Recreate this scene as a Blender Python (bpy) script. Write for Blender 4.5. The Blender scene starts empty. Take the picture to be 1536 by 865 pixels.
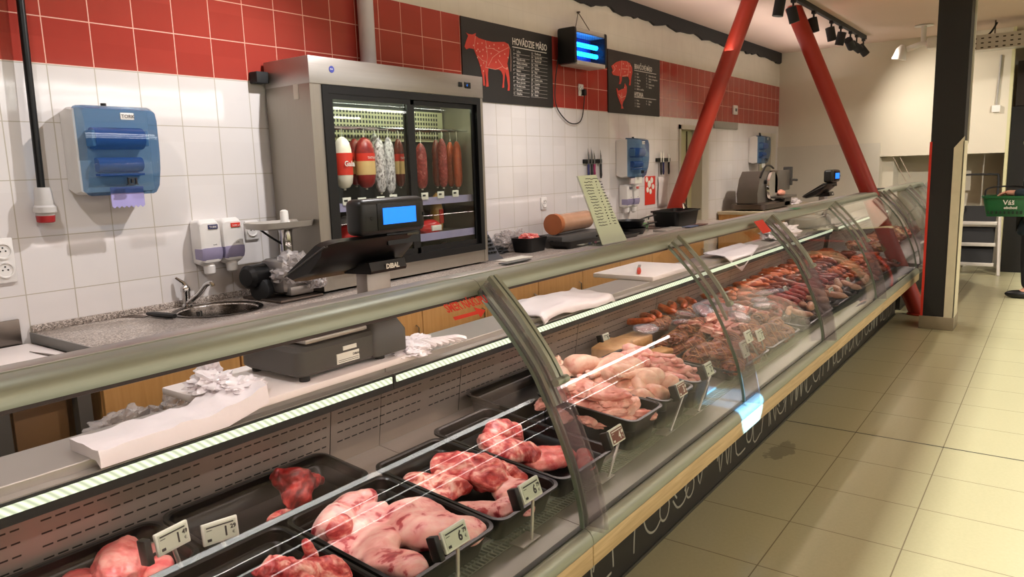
import bpy, bmesh, math, random
from mathutils import Vector, Matrix, noise
random.seed(7)
PI=math.pi; R=math.radians
SC=bpy.context.scene; COL=SC.collection
# ---------------------------------------------------------------- camera model (26 mm lens, eye height 1.6 m)
FPX=1109.557; YAW,PIT,ROL=0.931874705,0.160289251,-0.0320886009
CAM=Vector((0,-3.5852,1.6))
def cam_axes():
    cy,sy=math.cos(YAW),math.sin(YAW); cp,sp=math.cos(PIT),math.sin(PIT)
    f=Vector((sy*cp,cy*cp,-sp)); r=Vector((cy,-sy,0)); u=r.cross(f)
    c,s=math.cos(ROL),math.sin(ROL)
    return c*r+s*u,-s*r+c*u,f
AR,AU,AF=cam_axes()
def at(ax,v,px,py):            # the point of the plane <axis>=v seen at this place of the photograph
    d=AF+AR*((px-768)/FPX)-AU*((py-432.5)/FPX); i='xyz'.index(ax)
    return CAM+d*((v-CAM[i])/d[i])
# ---------------------------------------------------------------- materials
MATS={}
def lin(c): return tuple(((x/12.92) if x<=0.04045 else ((x+0.055)/1.055)**2.4) for x in c)
def rgb(r,g,b): return lin((r/255,g/255,b/255))+(1,)
class NT:
    def __init__(s,name):
        s.m=bpy.data.materials.new(name); s.m.use_nodes=True; s.t=s.m.node_tree; s.t.nodes.clear()
        s.out=s.n('ShaderNodeOutputMaterial')
    def n(s,ty,**kw):
        x=s.t.nodes.new(ty)
        for k,v in kw.items():
            if k[0]=='i' and k[1:].isdigit(): x.inputs[int(k[1:])].default_value=v
            elif k in x.inputs: x.inputs[k].default_value=v
            else: setattr(x,k,v)
        return x
    def l(s,a,b): s.t.links.new(a,b)
    def math(s,op,a,b=None,c=None):
        x=s.t.nodes.new('ShaderNodeMath'); x.operation=op
        for i,v in enumerate((a,b,c)):
            if v is None: continue
            if isinstance(v,(int,float)): x.inputs[i].default_value=v
            else: s.l(v,x.inputs[i])
        return x.outputs[0]
    def mix(s,f,a,b):
        x=s.t.nodes.new('ShaderNodeMix'); x.data_type='RGBA'
        for i,v in ((0,f),(6,a),(7,b)):
            if isinstance(v,(int,float,tuple)): x.inputs[i].default_value=v
            else: s.l(v,x.inputs[i])
        return x.outputs[2]
    def pos(s):
        g=s.n('ShaderNodeNewGeometry'); x=s.n('ShaderNodeSeparateXYZ'); s.l(g.outputs['Position'],x.inputs[0]); return x.outputs
    def obj(s): return s.n('ShaderNodeTexCoord').outputs['Object']
    def noise(s,vec,scale,detail=3,rough=.5,dist=0):
        x=s.n('ShaderNodeTexNoise'); x.inputs['Scale'].default_value=scale; x.inputs['Detail'].default_value=detail
        x.inputs['Roughness'].default_value=rough; x.inputs['Distortion'].default_value=dist
        if vec is not None: s.l(vec,x.inputs['Vector'])
        return x
    def ramp(s,f,*stops):
        x=s.n('ShaderNodeValToRGB'); e=x.color_ramp.elements
        while len(e)<len(stops): e.new(.5)
        for i,(p,c) in enumerate(stops): e[i].position=p; e[i].color=c
        s.l(f,x.inputs[0]); return x.outputs[0]
    def pbsdf(s,**kw):
        p=s.n('ShaderNodeBsdfPrincipled')
        for k,v in kw.items(): p.inputs[k.replace('_',' ')].default_value=v
        s.l(p.outputs[0],s.out.inputs[0]); return p
    def bump(s,h,p,strength=.3,dist=.01):
        b=s.n('ShaderNodeBump'); b.inputs['Strength'].default_value=strength; b.inputs['Distance'].default_value=dist
        s.l(h,b.inputs['Height']); s.l(b.outputs[0],p.inputs['Normal'])
def mat(name,c,rough=.5,metal=0,var=.06,scale=12,bump=0,emit=0,ec=None,spec=.5,coat=0):
    if name in MATS: return MATS[name]
    t=NT(name); p=t.pbsdf(Roughness=rough,Metallic=metal)
    p.inputs['Specular IOR Level'].default_value=spec; p.inputs['Coat Weight'].default_value=coat
    o=t.obj(); nz=t.noise(o,scale,4)
    d=tuple(x*(1-var*2) for x in c[:3])+(1,); b=tuple(min(1,x*(1+var)) for x in c[:3])+(1,)
    t.l(t.mix(nz.outputs[0],d,b),p.inputs['Base Color'])
    if bump: t.bump(nz.outputs[0],p,bump)
    if emit: p.inputs['Emission Color'].default_value=ec or c; p.inputs['Emission Strength'].default_value=emit
    MATS[name]=t.m; return t.m
def brushed(name,c,rough=.32,axis=0,metal=1):
    t=NT(name); p=t.pbsdf(Roughness=rough,Metallic=metal)
    mp=t.n('ShaderNodeMapping'); t.l(t.obj(),mp.inputs[0]); s=[60,60,60]; s[axis]=1.2; mp.inputs['Scale'].default_value=s
    nz=t.noise(mp.outputs[0],3,4,.6); big=t.noise(t.obj(),2.5,3)
    a=t.mix(nz.outputs[0],tuple(x*.78 for x in c[:3])+(1,),c)
    t.l(t.mix(t.math('MULTIPLY',big.outputs[0],.35),a,tuple(x*.7 for x in c[:3])+(1,)),p.inputs['Base Color'])
    t.l(t.math('MULTIPLY_ADD',nz.outputs[0],.18,rough-.09),p.inputs['Roughness'])
    t.bump(nz.outputs[0],p,.06,.002)
    MATS[name]=t.m; return t.m
def clear(name,tint=(1,1,1,1),body=0,bodycol=(.8,.8,.8,1),f0=.04,rough=.0,wrinkle=0,scale=30):
    t=NT(name); tr=t.n('ShaderNodeBsdfTransparent'); tr.inputs[0].default_value=tint
    gl=t.n('ShaderNodeBsdfGlossy'); gl.inputs['Roughness'].default_value=rough
    lw=t.n('ShaderNodeLayerWeight'); lw.inputs[0].default_value=.5
    if wrinkle:
        nz=t.noise(t.obj(),scale,3,.5,1.2); b=t.n('ShaderNodeBump'); b.inputs['Strength'].default_value=wrinkle; b.inputs['Distance'].default_value=.01
        t.l(nz.outputs[0],b.inputs['Height']); t.l(b.outputs[0],gl.inputs['Normal']); t.l(b.outputs[0],lw.inputs['Normal'])
    f=t.math('POWER',lw.outputs['Facing'],5); f=t.math('MULTIPLY_ADD',f,1-f0,f0)
    base=tr.outputs[0]
    if body:
        df=t.n('ShaderNodeBsdfDiffuse'); df.inputs[0].default_value=bodycol
        m1=t.n('ShaderNodeMixShader'); m1.inputs[0].default_value=body; t.l(base,m1.inputs[1]); t.l(df.outputs[0],m1.inputs[2]); base=m1.outputs[0]
    m=t.n('ShaderNodeMixShader'); t.l(f,m.inputs[0]); t.l(base,m.inputs[1]); t.l(gl.outputs[0],m.inputs[2]); t.l(m.outputs[0],t.out.inputs[0])
    MATS[name]=t.m; return t.m
def flesh(name,stops,scale=9,dist=1.5,rough=.36,bump=.25,stretch=(1,1,1),fine=.25,sub=.12):
    t=NT(name); p=t.pbsdf(Roughness=rough)
    p.inputs['Subsurface Weight'].default_value=sub; p.inputs['Subsurface Radius'].default_value=(.012,.005,.003); p.inputs['Subsurface Scale'].default_value=.6
    mp=t.n('ShaderNodeMapping'); t.l(t.obj(),mp.inputs[0]); mp.inputs['Scale'].default_value=stretch
    oi=t.n('ShaderNodeObjectInfo'); add=t.n('ShaderNodeVectorMath',operation='ADD')
    t.l(mp.outputs[0],add.inputs[0]); sc=t.n('ShaderNodeVectorMath',operation='SCALE'); cx=t.n('ShaderNodeCombineXYZ')
    for i in range(3): t.l(oi.outputs['Random'],cx.inputs[i])
    t.l(cx.outputs[0],sc.inputs[0]); sc.inputs['Scale'].default_value=7; t.l(sc.outputs[0],add.inputs[1])
    v=add.outputs[0]
    a=t.noise(v,scale,5,.55,dist); b=t.noise(v,scale*6,3,.6,.6)
    f=t.math('ADD',t.math('MULTIPLY',a.outputs[0],1-fine),t.math('MULTIPLY',b.outputs[0],fine))
    t.l(t.ramp(f,*stops),p.inputs['Base Color'])
    t.bump(f,p,bump,.012)
    MATS[name]=t.m; return t.m
# ---------------------------------------------------------------- mesh building
ORG={}
class M:
    def __init__(s): s.b=bmesh.new()
    def _x(s,vs,mx):
        if mx is not None: bmesh.ops.transform(s.b,matrix=mx,verts=vs)
    def box(s,x0,x1,y0,y1,z0,z1,bev=0,mx=None,seg=2):
        if bev:
            t=bmesh.new(); r=bmesh.ops.create_cube(t,size=1)
            for v in t.verts: v.co=Vector(((x0+x1)/2+v.co.x*(x1-x0),(y0+y1)/2+v.co.y*(y1-y0),(z0+z1)/2+v.co.z*(z1-z0)))
            bmesh.ops.bevel(t,geom=t.edges[:],offset=bev,segments=seg,profile=.5,affect='EDGES')
            s.merge(t,mx); return s
        vs=[s.b.verts.new((x,y,z)) for x in (x0,x1) for y in (y0,y1) for z in (z0,z1)]
        for f in ((0,1,3,2),(4,6,7,5),(0,4,5,1),(2,3,7,6),(0,2,6,4),(1,5,7,3)): s.b.faces.new([vs[i] for i in f])
        s._x(vs,mx); return s
    def merge(s,t,mx=None):
        mp={}
        for v in t.verts: mp[v]=s.b.verts.new(mx@v.co if mx is not None else v.co)
        for f in t.faces:
            try: s.b.faces.new([mp[v] for v in f.verts])
            except ValueError: pass
        t.free()
    def prism(s,poly,ax,a,b,mx=None):        # poly: 2-D outline in the two other axes (in x,y,z order)
        def p3(u,v,w): return {'x':(w,u,v),'y':(u,w,v),'z':(u,v,w)}[ax]
        lo=[s.b.verts.new(p3(u,v,a)) for u,v in poly]; hi=[s.b.verts.new(p3(u,v,b)) for u,v in poly]
        n=len(poly)
        s.b.faces.new(lo); s.b.faces.new(hi[::-1])
        for i in range(n): s.b.faces.new((lo[i],hi[i],hi[(i+1)%n],lo[(i+1)%n]))
        s._x(lo+hi,mx); return s
    def band(s,outer,inner,ax,a,b):           # strip between two open outlines, as a solid
        return s.prism(list(outer)+list(inner)[::-1],ax,a,b)
    def loops(s,ls,cap0=True,cap1=True,close=True,mx=None):
        vl=[[s.b.verts.new(p) for p in l] for l in ls]
        for a,b in zip(vl,vl[1:]):
            n=len(a)
            for i in range(n if close else n-1): s.b.faces.new((a[i],a[(i+1)%n],b[(i+1)%n],b[i]))
        if cap0: s.b.faces.new(vl[0][::-1])
        if cap1: s.b.faces.new(vl[-1])
        s._x([v for l in vl for v in l],mx); return s
    def tube(s,path,r,n=8,cap=True,flat=1.0,up=None,mx=None):
        P=[Vector(p) for p in path]; rs=r if isinstance(r,(list,tuple)) else [r]*len(P)
        t0=(P[1]-P[0]).normalized(); a=Vector(up) if up else (Vector((0,0,1)) if abs(t0.z)<.9 else Vector((1,0,0)))
        u=(a-t0*a.dot(t0)).normalized(); ls=[]
        for i,p in enumerate(P):
            t=(P[min(i+1,len(P)-1)]-P[max(i-1,0)]).normalized()
            u=(u-t*u.dot(t)).normalized(); w=t.cross(u)
            ls.append([p+(w*math.cos(k*2*PI/n)+u*math.sin(k*2*PI/n)*flat)*rs[i] for k in range(n)])
        return s.loops(ls,cap,cap,mx=mx)
    def cyl(s,p0,p1,r0,r1=None,n=16): return s.tube([p0,p1],[r0,r0 if r1 is None else r1],n)
    def lathe(s,prof,o,ax=(0,0,1),n=24,mx=None):
        ax=Vector(ax).normalized(); a=Vector((1,0,0)) if abs(ax.x)<.9 else Vector((0,1,0)); u=(a-ax*a.dot(ax)).normalized(); w=ax.cross(u); o=Vector(o)
        return s.loops([[o+ax*h+(u*math.cos(k*2*PI/n)+w*math.sin(k*2*PI/n))*max(r,1e-4) for k in range(n)] for r,h in prof],mx=mx)
    def blob(s,c,size,seed=0,amp=.25,freq=1.6,sub=4,flat=.55,rot=(0,0,0),crease=0,mx=None):
        t=bmesh.new(); bmesh.ops.create_icosphere(t,subdivisions=sub,radius=1)
        from mathutils import Euler
        e=Euler(rot).to_matrix(); off=Vector((seed*3.7,seed*1.3,seed*2.1)); S=Vector(size)
        for v in t.verts:
            p=v.co.copy(); n1=noise.fractal(p*freq+off,.9,2.0,4)
            k=1+amp*n1
            if crease: k-=crease*max(0,1-abs(noise.noise(p*freq*1.3+off*2))*6)
            q=Vector((p.x*S.x*k,p.y*S.y*k,p.z*S.z*k))
            if q.z<-S.z*flat: q.z=-S.z*flat+(q.z+S.z*flat)*.1
            v.co=e@q+Vector(c)
        s.merge(t,mx); return s
    def warp(s,fn):
        for v in s.b.verts: v.co=Vector(fn(v.co.copy()))
        return s
    def build(s,name,m,parent=None,loc=None,rot=None,sharp=35):
        b=s.b; bmesh.ops.recalc_face_normals(b,faces=b.faces[:])
        if parent is not None: o0=ORG[parent.name]
        elif loc is not None: o0=Vector(loc)
        else:
            xs=[v.co for v in b.verts]; lo=[min(v[i] for v in xs) for i in range(3)]; hi=[max(v[i] for v in xs) for i in range(3)]
            o0=Vector(((lo[0]+hi[0])/2,(lo[1]+hi[1])/2,lo[2]))
        if rot is None:
            for v in b.verts: v.co-=o0
        me=bpy.data.meshes.new(name); b.to_mesh(me); b.free()
        if sharp is not None:
            me.shade_smooth()
            try: me.set_sharp_from_angle(angle=R(sharp))
            except Exception: pass
        for x in (m if isinstance(m,(list,tuple)) else [m]): me.materials.append(x)
        o=bpy.data.objects.new(name,me); COL.objects.link(o)
        if parent is not None: o.parent=parent; ORG[o.name]=o0
        else:
            o.location=o0; ORG[o.name]=o0.copy()
            if rot is not None: o.rotation_euler=rot
        return o
def tag(o,label,cat,group=None,kind=None):
    o['label']=label; o['category']=cat
    if group: o['group']=group
    if kind: o['kind']=kind
    return o
def thing(name,label,cat,loc,group=None):
    o=bpy.data.objects.new(name,None); COL.objects.link(o); o.location=loc; o.empty_display_size=.05; ORG[o.name]=Vector(loc)
    return tag(o,label,cat,group)
def struct(o): o['kind']='structure'; return o
def dup(o,loc,rot=None,scale=None,label=None,parent=None,mat=None):
    c=o.copy(); COL.objects.link(c)
    if parent is None:
        c.location=loc
        if rot is not None: c.rotation_euler=rot
        if scale is not None: c.scale=scale if isinstance(scale,(tuple,list)) else (scale,)*3
        if label: c['label']=label
    else: c.parent=parent
    for ch in list(o.children): dup(ch,None,parent=c)
    return c
def rrect(cx,cy,w,d,r,z,n=5):
    out=[]
    for sx,sy,a0 in ((1,1,0),(-1,1,90),(-1,-1,180),(1,-1,270)):
        for k in range(n+1):
            a=R(a0+90*k/n); out.append((cx+sx*(w/2-r)+r*math.cos(a),cy+sy*(d/2-r)+r*math.sin(a),z))
    return out
def smooth(pts,k=6):                          # Catmull-Rom through the points
    P=[Vector(p) for p in pts]; out=[]
    for i in range(len(P)-1):
        a,b,c,d=P[max(i-1,0)],P[i],P[i+1],P[min(i+2,len(P)-1)]
        for j in range(k):
            t=j/k; out.append(.5*((2*b)+(c-a)*t+(2*a-5*b+4*c-d)*t*t+(3*b-a-3*c+d)*t**3))
    out.append(P[-1]); return out
def text(s,size,o,right,up,m,name,parent=None,align='LEFT',ext=.0006,wide=1.0,bold=0):
    cu=bpy.data.curves.new('t','FONT'); cu.body=s; cu.size=size; cu.align_x=align; cu.extrude=ext/2; cu.resolution_u=2; cu.offset=bold
    ob=bpy.data.objects.new('t',cu); COL.objects.link(ob); dg=bpy.context.evaluated_depsgraph_get(); dg.update()
    me=bpy.data.meshes.new_from_object(ob.evaluated_get(dg)); bpy.data.objects.remove(ob); bpy.data.curves.remove(cu)
    r=Vector(right).normalized(); u=Vector(up).normalized(); n=r.cross(u); o=Vector(o); q=M()
    mp=[q.b.verts.new(o+r*(v.co.x*wide)+u*v.co.y+n*(v.co.z+ext*.5)) for v in me.vertices]
    for f in me.polygons:
        try: q.b.faces.new([mp[i] for i in f.vertices])
        except ValueError: pass
    bpy.data.meshes.remove(me)
    return q if name is None else q.build(name,m,parent,sharp=None)
# ---------------------------------------------------------------- shared materials
STEEL=brushed('steel',rgb(190,184,178),.4,metal=.7); STEELV=brushed('steel_vertical',rgb(168,160,148),.4,axis=2,metal=.75)
ALU=brushed('aluminium',rgb(168,174,158),.46,metal=.55); ALUD=brushed('aluminium_dark',rgb(120,122,116),.35)
CHROME=mat('chrome',rgb(210,210,210),.12,1,.02); DARKST=brushed('dark_steel',rgb(120,108,100),.4)
BLACK=mat('black_plastic',rgb(14,14,15),.38,var=.12,spec=.4); BLACKM=mat('black_matte',rgb(26,26,27),.75,var=.1); TRAYM=mat('tray_plastic',rgb(11,11,12),.28,var=.1,spec=.35)
GREYP=mat('grey_plastic',rgb(72,70,68),.5); WHITEP=mat('white_plastic',rgb(226,222,218),.35,var=.02); WHITEB=mat('cutting_board_plastic',rgb(236,226,222),.45,var=.03,scale=5)
PAPER=mat('paper',rgb(228,226,214),.7,var=.02); RUBBER=mat('rubber',rgb(15,15,15),.6); INK=mat('ink',rgb(38,36,36),.6); INKW=mat('white_print',rgb(232,228,220),.6,var=.02)
REDP=mat('red_print',rgb(214,54,38),.5,var=.03); REDPAINT=mat('red_paint',rgb(168,50,34),.42,var=.07,scale=4)
LCDPAPER=mat('e_paper',rgb(196,204,186),.35,var=.02); LCDRED=mat('e_paper_red',rgb(120,62,48),.4); BLUELCD=mat('blue_lcd',rgb(30,110,235),.3,emit=1.1,ec=rgb(30,125,245),var=0)
LED=None
def led(name,c,e,stripe=0,scale=40):
    t=NT(name); em=t.n('ShaderNodeEmission'); em.inputs[0].default_value=c; em.inputs[1].default_value=e
    if stripe:
        w=t.n('ShaderNodeTexWave',wave_type='BANDS',bands_direction='DIAGONAL'); w.inputs['Scale'].default_value=scale; t.l(t.obj(),w.inputs[0])
        t.l(t.math('MULTIPLY_ADD',w.outputs['Fac'],e*.55,e*.6),em.inputs[1])
    t.l(em.outputs[0],t.out.inputs[0]); return t.m
LEDM=led('led_tube',rgb(234,240,204),1.15,1,26)
def granite():
    t=NT('granite'); p=t.pbsdf(Roughness=.3); v=t.n('ShaderNodeTexVoronoi'); v.inputs['Scale'].default_value=190; t.l(t.obj(),v.inputs[0])
    s=t.n('ShaderNodeSeparateColor'); t.l(v.outputs['Color'],s.inputs[0])
    t.l(t.ramp(s.outputs[0],(0,rgb(92,84,78)),(.3,rgb(140,128,120)),(.55,rgb(172,160,150)),(.8,rgb(206,196,188)),(1,rgb(120,104,94))),p.inputs['Base Color']); return t.m
GRANITE=granite()
def wood(name,a,b,axis=0,rough=.45):
    t=NT(name); p=t.pbsdf(Roughness=rough); mp=t.n('ShaderNodeMapping'); t.l(t.obj(),mp.inputs[0]); s=[22,22,22]; s[axis]=1.3; mp.inputs['Scale'].default_value=s
    n=t.noise(mp.outputs[0],2.2,5,.6,.8); t.l(t.ramp(n.outputs[0],(.25,a),(.7,b)),p.inputs['Base Color']); t.bump(n.outputs[0],p,.08,.003); return t.m
OAK=wood('oak_edge',rgb(168,142,100),rgb(208,184,140)); BEECH=wood('beech_front',rgb(186,132,70),rgb(206,154,92),axis=2)
# tiles: white 20 x 24.6 cm below, red 20 x 19.8 cm band from 2.114 to 2.70 m, cream painted brick above
def wall_tiles():
    t=NT('wall_tiles'); p=t.pbsdf(Roughness=.16); P=t.pos(); X,Z=P[0],P[2]
    def line(v,o,size,w):
        f=t.math('FRACT',t.math('DIVIDE',t.math('SUBTRACT',v,o),size)); d=t.math('MINIMUM',f,t.math('SUBTRACT',1,f))
        return t.math('LESS_THAN',d,w/size/2)
    gx=line(X,1.291,.2,.0045); gw=line(Z,1.1267,.24583,.004); gr=line(Z,2.114,.1975,.0045)
    red=t.math('MULTIPLY',t.math('GREATER_THAN',Z,2.114),t.math('LESS_THAN',Z,2.704)); top=t.math('GREATER_THAN',Z,2.704)
    g=t.math('MAXIMUM',gx,t.math('ADD',t.math('MULTIPLY',red,gr),t.math('MULTIPLY',t.math('SUBTRACT',1,red),gw)))
    ix=t.math('FLOOR',t.math('DIVIDE',t.math('SUBTRACT',X,1.291),.2)); iz=t.math('FLOOR',t.math('DIVIDE',t.math('SUBTRACT',Z,1.1267),.22))
    wn=t.n('ShaderNodeTexWhiteNoise',noise_dimensions='2D'); cx=t.n('ShaderNodeCombineXYZ'); t.l(ix,cx.inputs[0]); t.l(iz,cx.inputs[1]); t.l(cx.outputs[0],wn.inputs['Vector'])
    cl=t.noise(t.obj(),6,3)
    vr=t.math('MULTIPLY_ADD',cl.outputs[0],.5,t.math('MULTIPLY',wn.outputs['Value'],.5))
    rc=t.mix(vr,rgb(156,58,50),rgb(172,67,57)); wc=t.mix(vr,rgb(212,206,204),rgb(224,219,217)); cc=t.mix(cl.outputs[0],rgb(196,190,176),rgb(212,206,192))
    body=t.mix(red,wc,rc); gc=t.mix(red,rgb(176,168,152),rgb(226,170,150))
    tile=t.mix(g,body,gc); gt=t.math('MULTIPLY',g,.12)
    t.l(t.mix(top,tile,t.mix(gt,cc,rgb(150,146,136))),p.inputs['Base Color'])
    t.l(t.math('ADD',t.math('MULTIPLY',g,.5),t.math('MULTIPLY_ADD',top,.5,.065)),p.inputs['Roughness'])
    wv=t.noise(t.obj(),7,1,.4,.3)
    h=t.math('SUBTRACT',t.math('MULTIPLY',wv.outputs[0],.6),t.math('MULTIPLY',g,.35)); t.bump(h,p,.10,.006); return t.m
WALLT=wall_tiles()
def floor_mat():
    t=NT('floor_tiles'); p=t.pbsdf(Roughness=.3); P=t.pos()
    def line(v,o,size,w):
        f=t.math('FRACT',t.math('DIVIDE',t.math('SUBTRACT',v,o),size)); d=t.math('MINIMUM',f,t.math('SUBTRACT',1,f)); return t.math('LESS_THAN',d,w/size/2)
    g=t.math('MAXIMUM',line(P[0],2.772,.4423,.005),line(P[1],-2.707,.4505,.005))
    dl=t.math('LESS_THAN',t.math('ABSOLUTE',t.math('SUBTRACT',P[0],4.541)),.006)
    n=t.noise(t.obj(),60,4,.7); n2=t.noise(t.obj(),1.6,3); st=t.noise(t.obj(),9,4,.6)
    b=t.mix(n.outputs[0],rgb(160,156,122),rgb(180,176,142)); b=t.mix(t.math('MULTIPLY',n2.outputs[0],.3),b,rgb(152,147,110))
    # a dried puddle near the dark expansion joint
    dx=t.math('SUBTRACT',P[0],4.02); dy=t.math('SUBTRACT',P[1],-2.43); rr=t.math('SQRT',t.math('ADD',t.math('MULTIPLY',dx,dx),t.math('MULTIPLY',t.math('MULTIPLY',dy,dy),5)))
    sp=t.math('LESS_THAN',t.math('ADD',rr,t.math('MULTIPLY',st.outputs[0],.34)),.31)
    b=t.mix(t.math('MULTIPLY',sp,.45),b,rgb(70,62,44))
    b=t.mix(g,b,rgb(112,102,76)); t.l(t.mix(dl,b,rgb(24,22,20)),p.inputs['Base Color'])
    t.l(t.math('MULTIPLY_ADD',n2.outputs[0],.06,t.math('MULTIPLY_ADD',g,.3,.27)),p.inputs['Roughness'])
    t.bump(t.math('SUBTRACT',1,g),p,.12,.002); return t.m
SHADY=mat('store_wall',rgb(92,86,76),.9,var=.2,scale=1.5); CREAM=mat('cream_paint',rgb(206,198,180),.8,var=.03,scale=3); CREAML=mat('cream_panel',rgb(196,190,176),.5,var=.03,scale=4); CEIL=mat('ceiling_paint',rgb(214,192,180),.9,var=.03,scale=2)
OLIVE=mat('pale_door_paint',rgb(196,192,150),.6,var=.03); DARKP=mat('dark_panel',rgb(24,23,24),.6); BROWNP=mat('brown_black_panel',rgb(42,34,30),.6)
# ---------------------------------------------------------------- room shell
struct(M().box(-5,18,-10.5,.6,-.1,0).build('floor',floor_mat(),sharp=None))
w=M()
for x0,x1,z0,z1 in ((-5,8.13,0,3.2),(8.13,9.02,2.04,3.2),(9.02,10.95,0,3.2),(10.95,11.7,2.0,3.2),(11.7,11.98,0,3.2)): w.box(x0,x1,0,.18,z0,z1)
struct(w.build('wall_back',WALLT,loc=(0,0,0),sharp=None))
w=M(); w.box(11.86,12.06,-1.45,0,0,3.2); w.box(11.86,12.06,-2.95,-1.45,1.605,3.2)
struct(w.build('wall_far',CREAM,sharp=None))
w=M(); w.box(12.5,12.7,-10.5,0,0,3.2); w.box(12.06,12.5,-1.6,-1.45,0,3.2)
struct(w.build('wall_recess',CREAM,sharp=None))
struct(M().box(11.835,11.86,-1.45,0,0,1.80).build('trim_1',CREAML))
struct(M().box(12.48,12.499,-2.95,-1.6,0,.1).build('baseboard_far',CREAML))
struct(M().box(-5,18,-10.5,.6,3.2,3.35).build('ceiling',CEIL,sharp=None))
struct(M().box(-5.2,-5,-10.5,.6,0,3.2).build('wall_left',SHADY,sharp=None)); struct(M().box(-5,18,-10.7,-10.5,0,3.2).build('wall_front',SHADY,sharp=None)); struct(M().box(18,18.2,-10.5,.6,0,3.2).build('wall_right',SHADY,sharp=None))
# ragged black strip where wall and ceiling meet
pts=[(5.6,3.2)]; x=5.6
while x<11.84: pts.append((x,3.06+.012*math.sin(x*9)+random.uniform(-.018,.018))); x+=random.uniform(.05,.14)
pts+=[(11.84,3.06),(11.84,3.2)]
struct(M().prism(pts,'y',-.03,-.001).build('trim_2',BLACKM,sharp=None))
# doors in the back wall
def door(n,x0,x1,z1,split):
    o=M(); o.box(x0+.02,x1-.02,.12,.16,.01,z1-.02); o.build(f'door_{n}',OLIVE); d=struct(bpy.data.objects[f'door_{n}'])
    f=M(); f.box(x0,x0+.05,-.012,.17,0,z1); f.box(x1-.22,x1,-.015,.17,0,z1); f.box(x0,x1,-.012,.17,z1-.05,z1); f.build('door_frame',CREAML,d)
    M().box(split,split+.012,.105,.125,.02,z1-.06).build('door_edge',DARKST,d)
    h=M(); h.cyl((split-.09,.12,1.05),(split-.09,.06,1.05),.011); h.tube([(split-.09,.065,1.05),(split-.2,.065,1.05)],.009); h.build('door_handle',CHROME,d)
door(1,8.13,9.02,2.04,8.62); door(2,10.95,11.7,2.0,11.2)
# column with red and cream edge strips on a grey plinth
c=M().box(7.75,8.05,-2.86,-2.605,.12,3.2).build('column',mat('column_black',rgb(30,30,31),.55,var=.08,scale=3)); struct(c)
struct(M().box(7.73,8.07,-2.875,-2.59,0,.12,.004).build('column_plinth',mat('plinth_tile',rgb(150,140,118),.4)))
struct(M().box(7.742,7.75,-2.618,-2.598,.12,1.72).build('trim_3',REDP)); 
m=M(); m.prism([(-2.868,.12),(-2.79,.12),(-2.79,1.66),(-2.868,1.76)],'x',7.738,7.749); m.box(7.738,8.0,-2.872,-2.861,.12,1.72); struct(m.build('trim_4',mat('cream_strip',rgb(222,216,190),.6)))
struct(M().box(8.0,8.045,-2.875,-2.861,1.7,3.2).build('trim_5',CREAML))
# red bracing tubes (an inverted V)
pa=at('z',.97,1004,330); a0=at('y',-.16,1010,318); a1=at('z',3.2,1125,0)
d=(a1-a0)/(a1.z-a0.z)
for nm,q0,q1,lab in (('brace_tube',a0+d*(.965-a0.z),a1+d*.02,'red slanted steel tube rising from behind the black tub on the wall worktop'),
                     ('brace_tube',Vector((8.42,-2.5,0)),Vector((8.42,-2.5,0))+(Vector((8.42,-1.16,3.2))-Vector((8.42,-2.5,0)))*1.0,'red slanted steel tube passing through the gap between glass counters beside the black column')):
    m=M(); m.cyl(q0,q1,.083,n=24); o=m.build(nm,REDPAINT,loc=q0); tag(o,lab,'steel tube')
    f=M(); f.lathe([(.11,0),(.11,.012),(.086,.016)],q0+Vector((0,0,.001))); f.build('foot_plate',REDPAINT,o)
# ---------------------------------------------------------------- wall boards with meat charts
BOARD=mat('chart_board',rgb(34,32,30),.5,var=.05); CHARTRED=mat('chart_red',rgb(206,62,48),.55,var=.04); FLESHLINE=mat('chart_line',rgb(236,190,170),.6)
def wx(px,py): p=at('y',-.02,px,py); return p.x,p.z
def chart(x0,x1,label):
    t=thing('wall_chart',label,'sign',((x0+x1)/2,-.012,2.108),'meat cut charts on the red tiles'); M().box(x0,x1,-.012,-.002,2.108,2.70).build('board',BOARD,t); return t
def shape(t,pts,name,m,y=-.0145): return M().prism(pts,'y',y,-.0118).build(name,m,t,sharp=None)
def strokes(q,lines,w=.0025,y=-.0155):
    for L in lines: 
        for a,b in zip(L,L[1:]):
            d=Vector((b[0]-a[0],b[1]-a[1])); n=Vector((-d.y,d.x)).normalized()*w/2
            q.prism([(a[0]+n.x,a[1]+n.y),(b[0]+n.x,b[1]+n.y),(b[0]-n.x,b[1]-n.y),(a[0]-n.x,a[1]-n.y)],'y',y,-.0140)
def crop(x0,y0,s): return lambda l:[wx(x0+a/s,y0+b/s) for a,b in l]
T1=chart(4.295,5.49,'black wall chart with a red cow diagram and two columns of white text')
k=crop(690,20,6.653)
cow=[(52,330),(70,270),(88,222),(66,190),(92,205),(132,210),(165,196),(160,222),(190,244),(260,268),(330,284),(400,284),(450,284),(484,304),(500,340),(498,400),(488,450),(478,500),(490,560),(500,640),(503,720),(500,770),(482,768),(486,720),(474,640),(455,580),(452,640),(446,700),(446,740),(428,742),(434,690),(436,620),(420,580),(400,560),(340,556),(290,545),(284,600),(286,660),(292,728),(266,732),(268,680),(258,600),(252,560),(250,640),(258,720),(240,720),(232,640),(216,560),(200,500),(180,440),(160,390),(146,356),(100,345),(70,358)]
shape(T1,k(cow),'cow_drawing',CHARTRED)
q=M(); strokes(q,[k(l) for l in ([(160,225),(150,300),(150,350)],[(260,268),(270,340),(280,430),(262,540)],[(330,350),(400,385),(490,340)],[(400,385),(330,440),(290,520)],[(385,460),(440,540),(480,560)],[(265,345),(350,350)],[(484,304),(508,360),(514,470),(512,580)],[(180,420),(230,470),(270,480)],[(430,530),(360,560),(260,538)])])
rr=random.Random(3)
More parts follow.
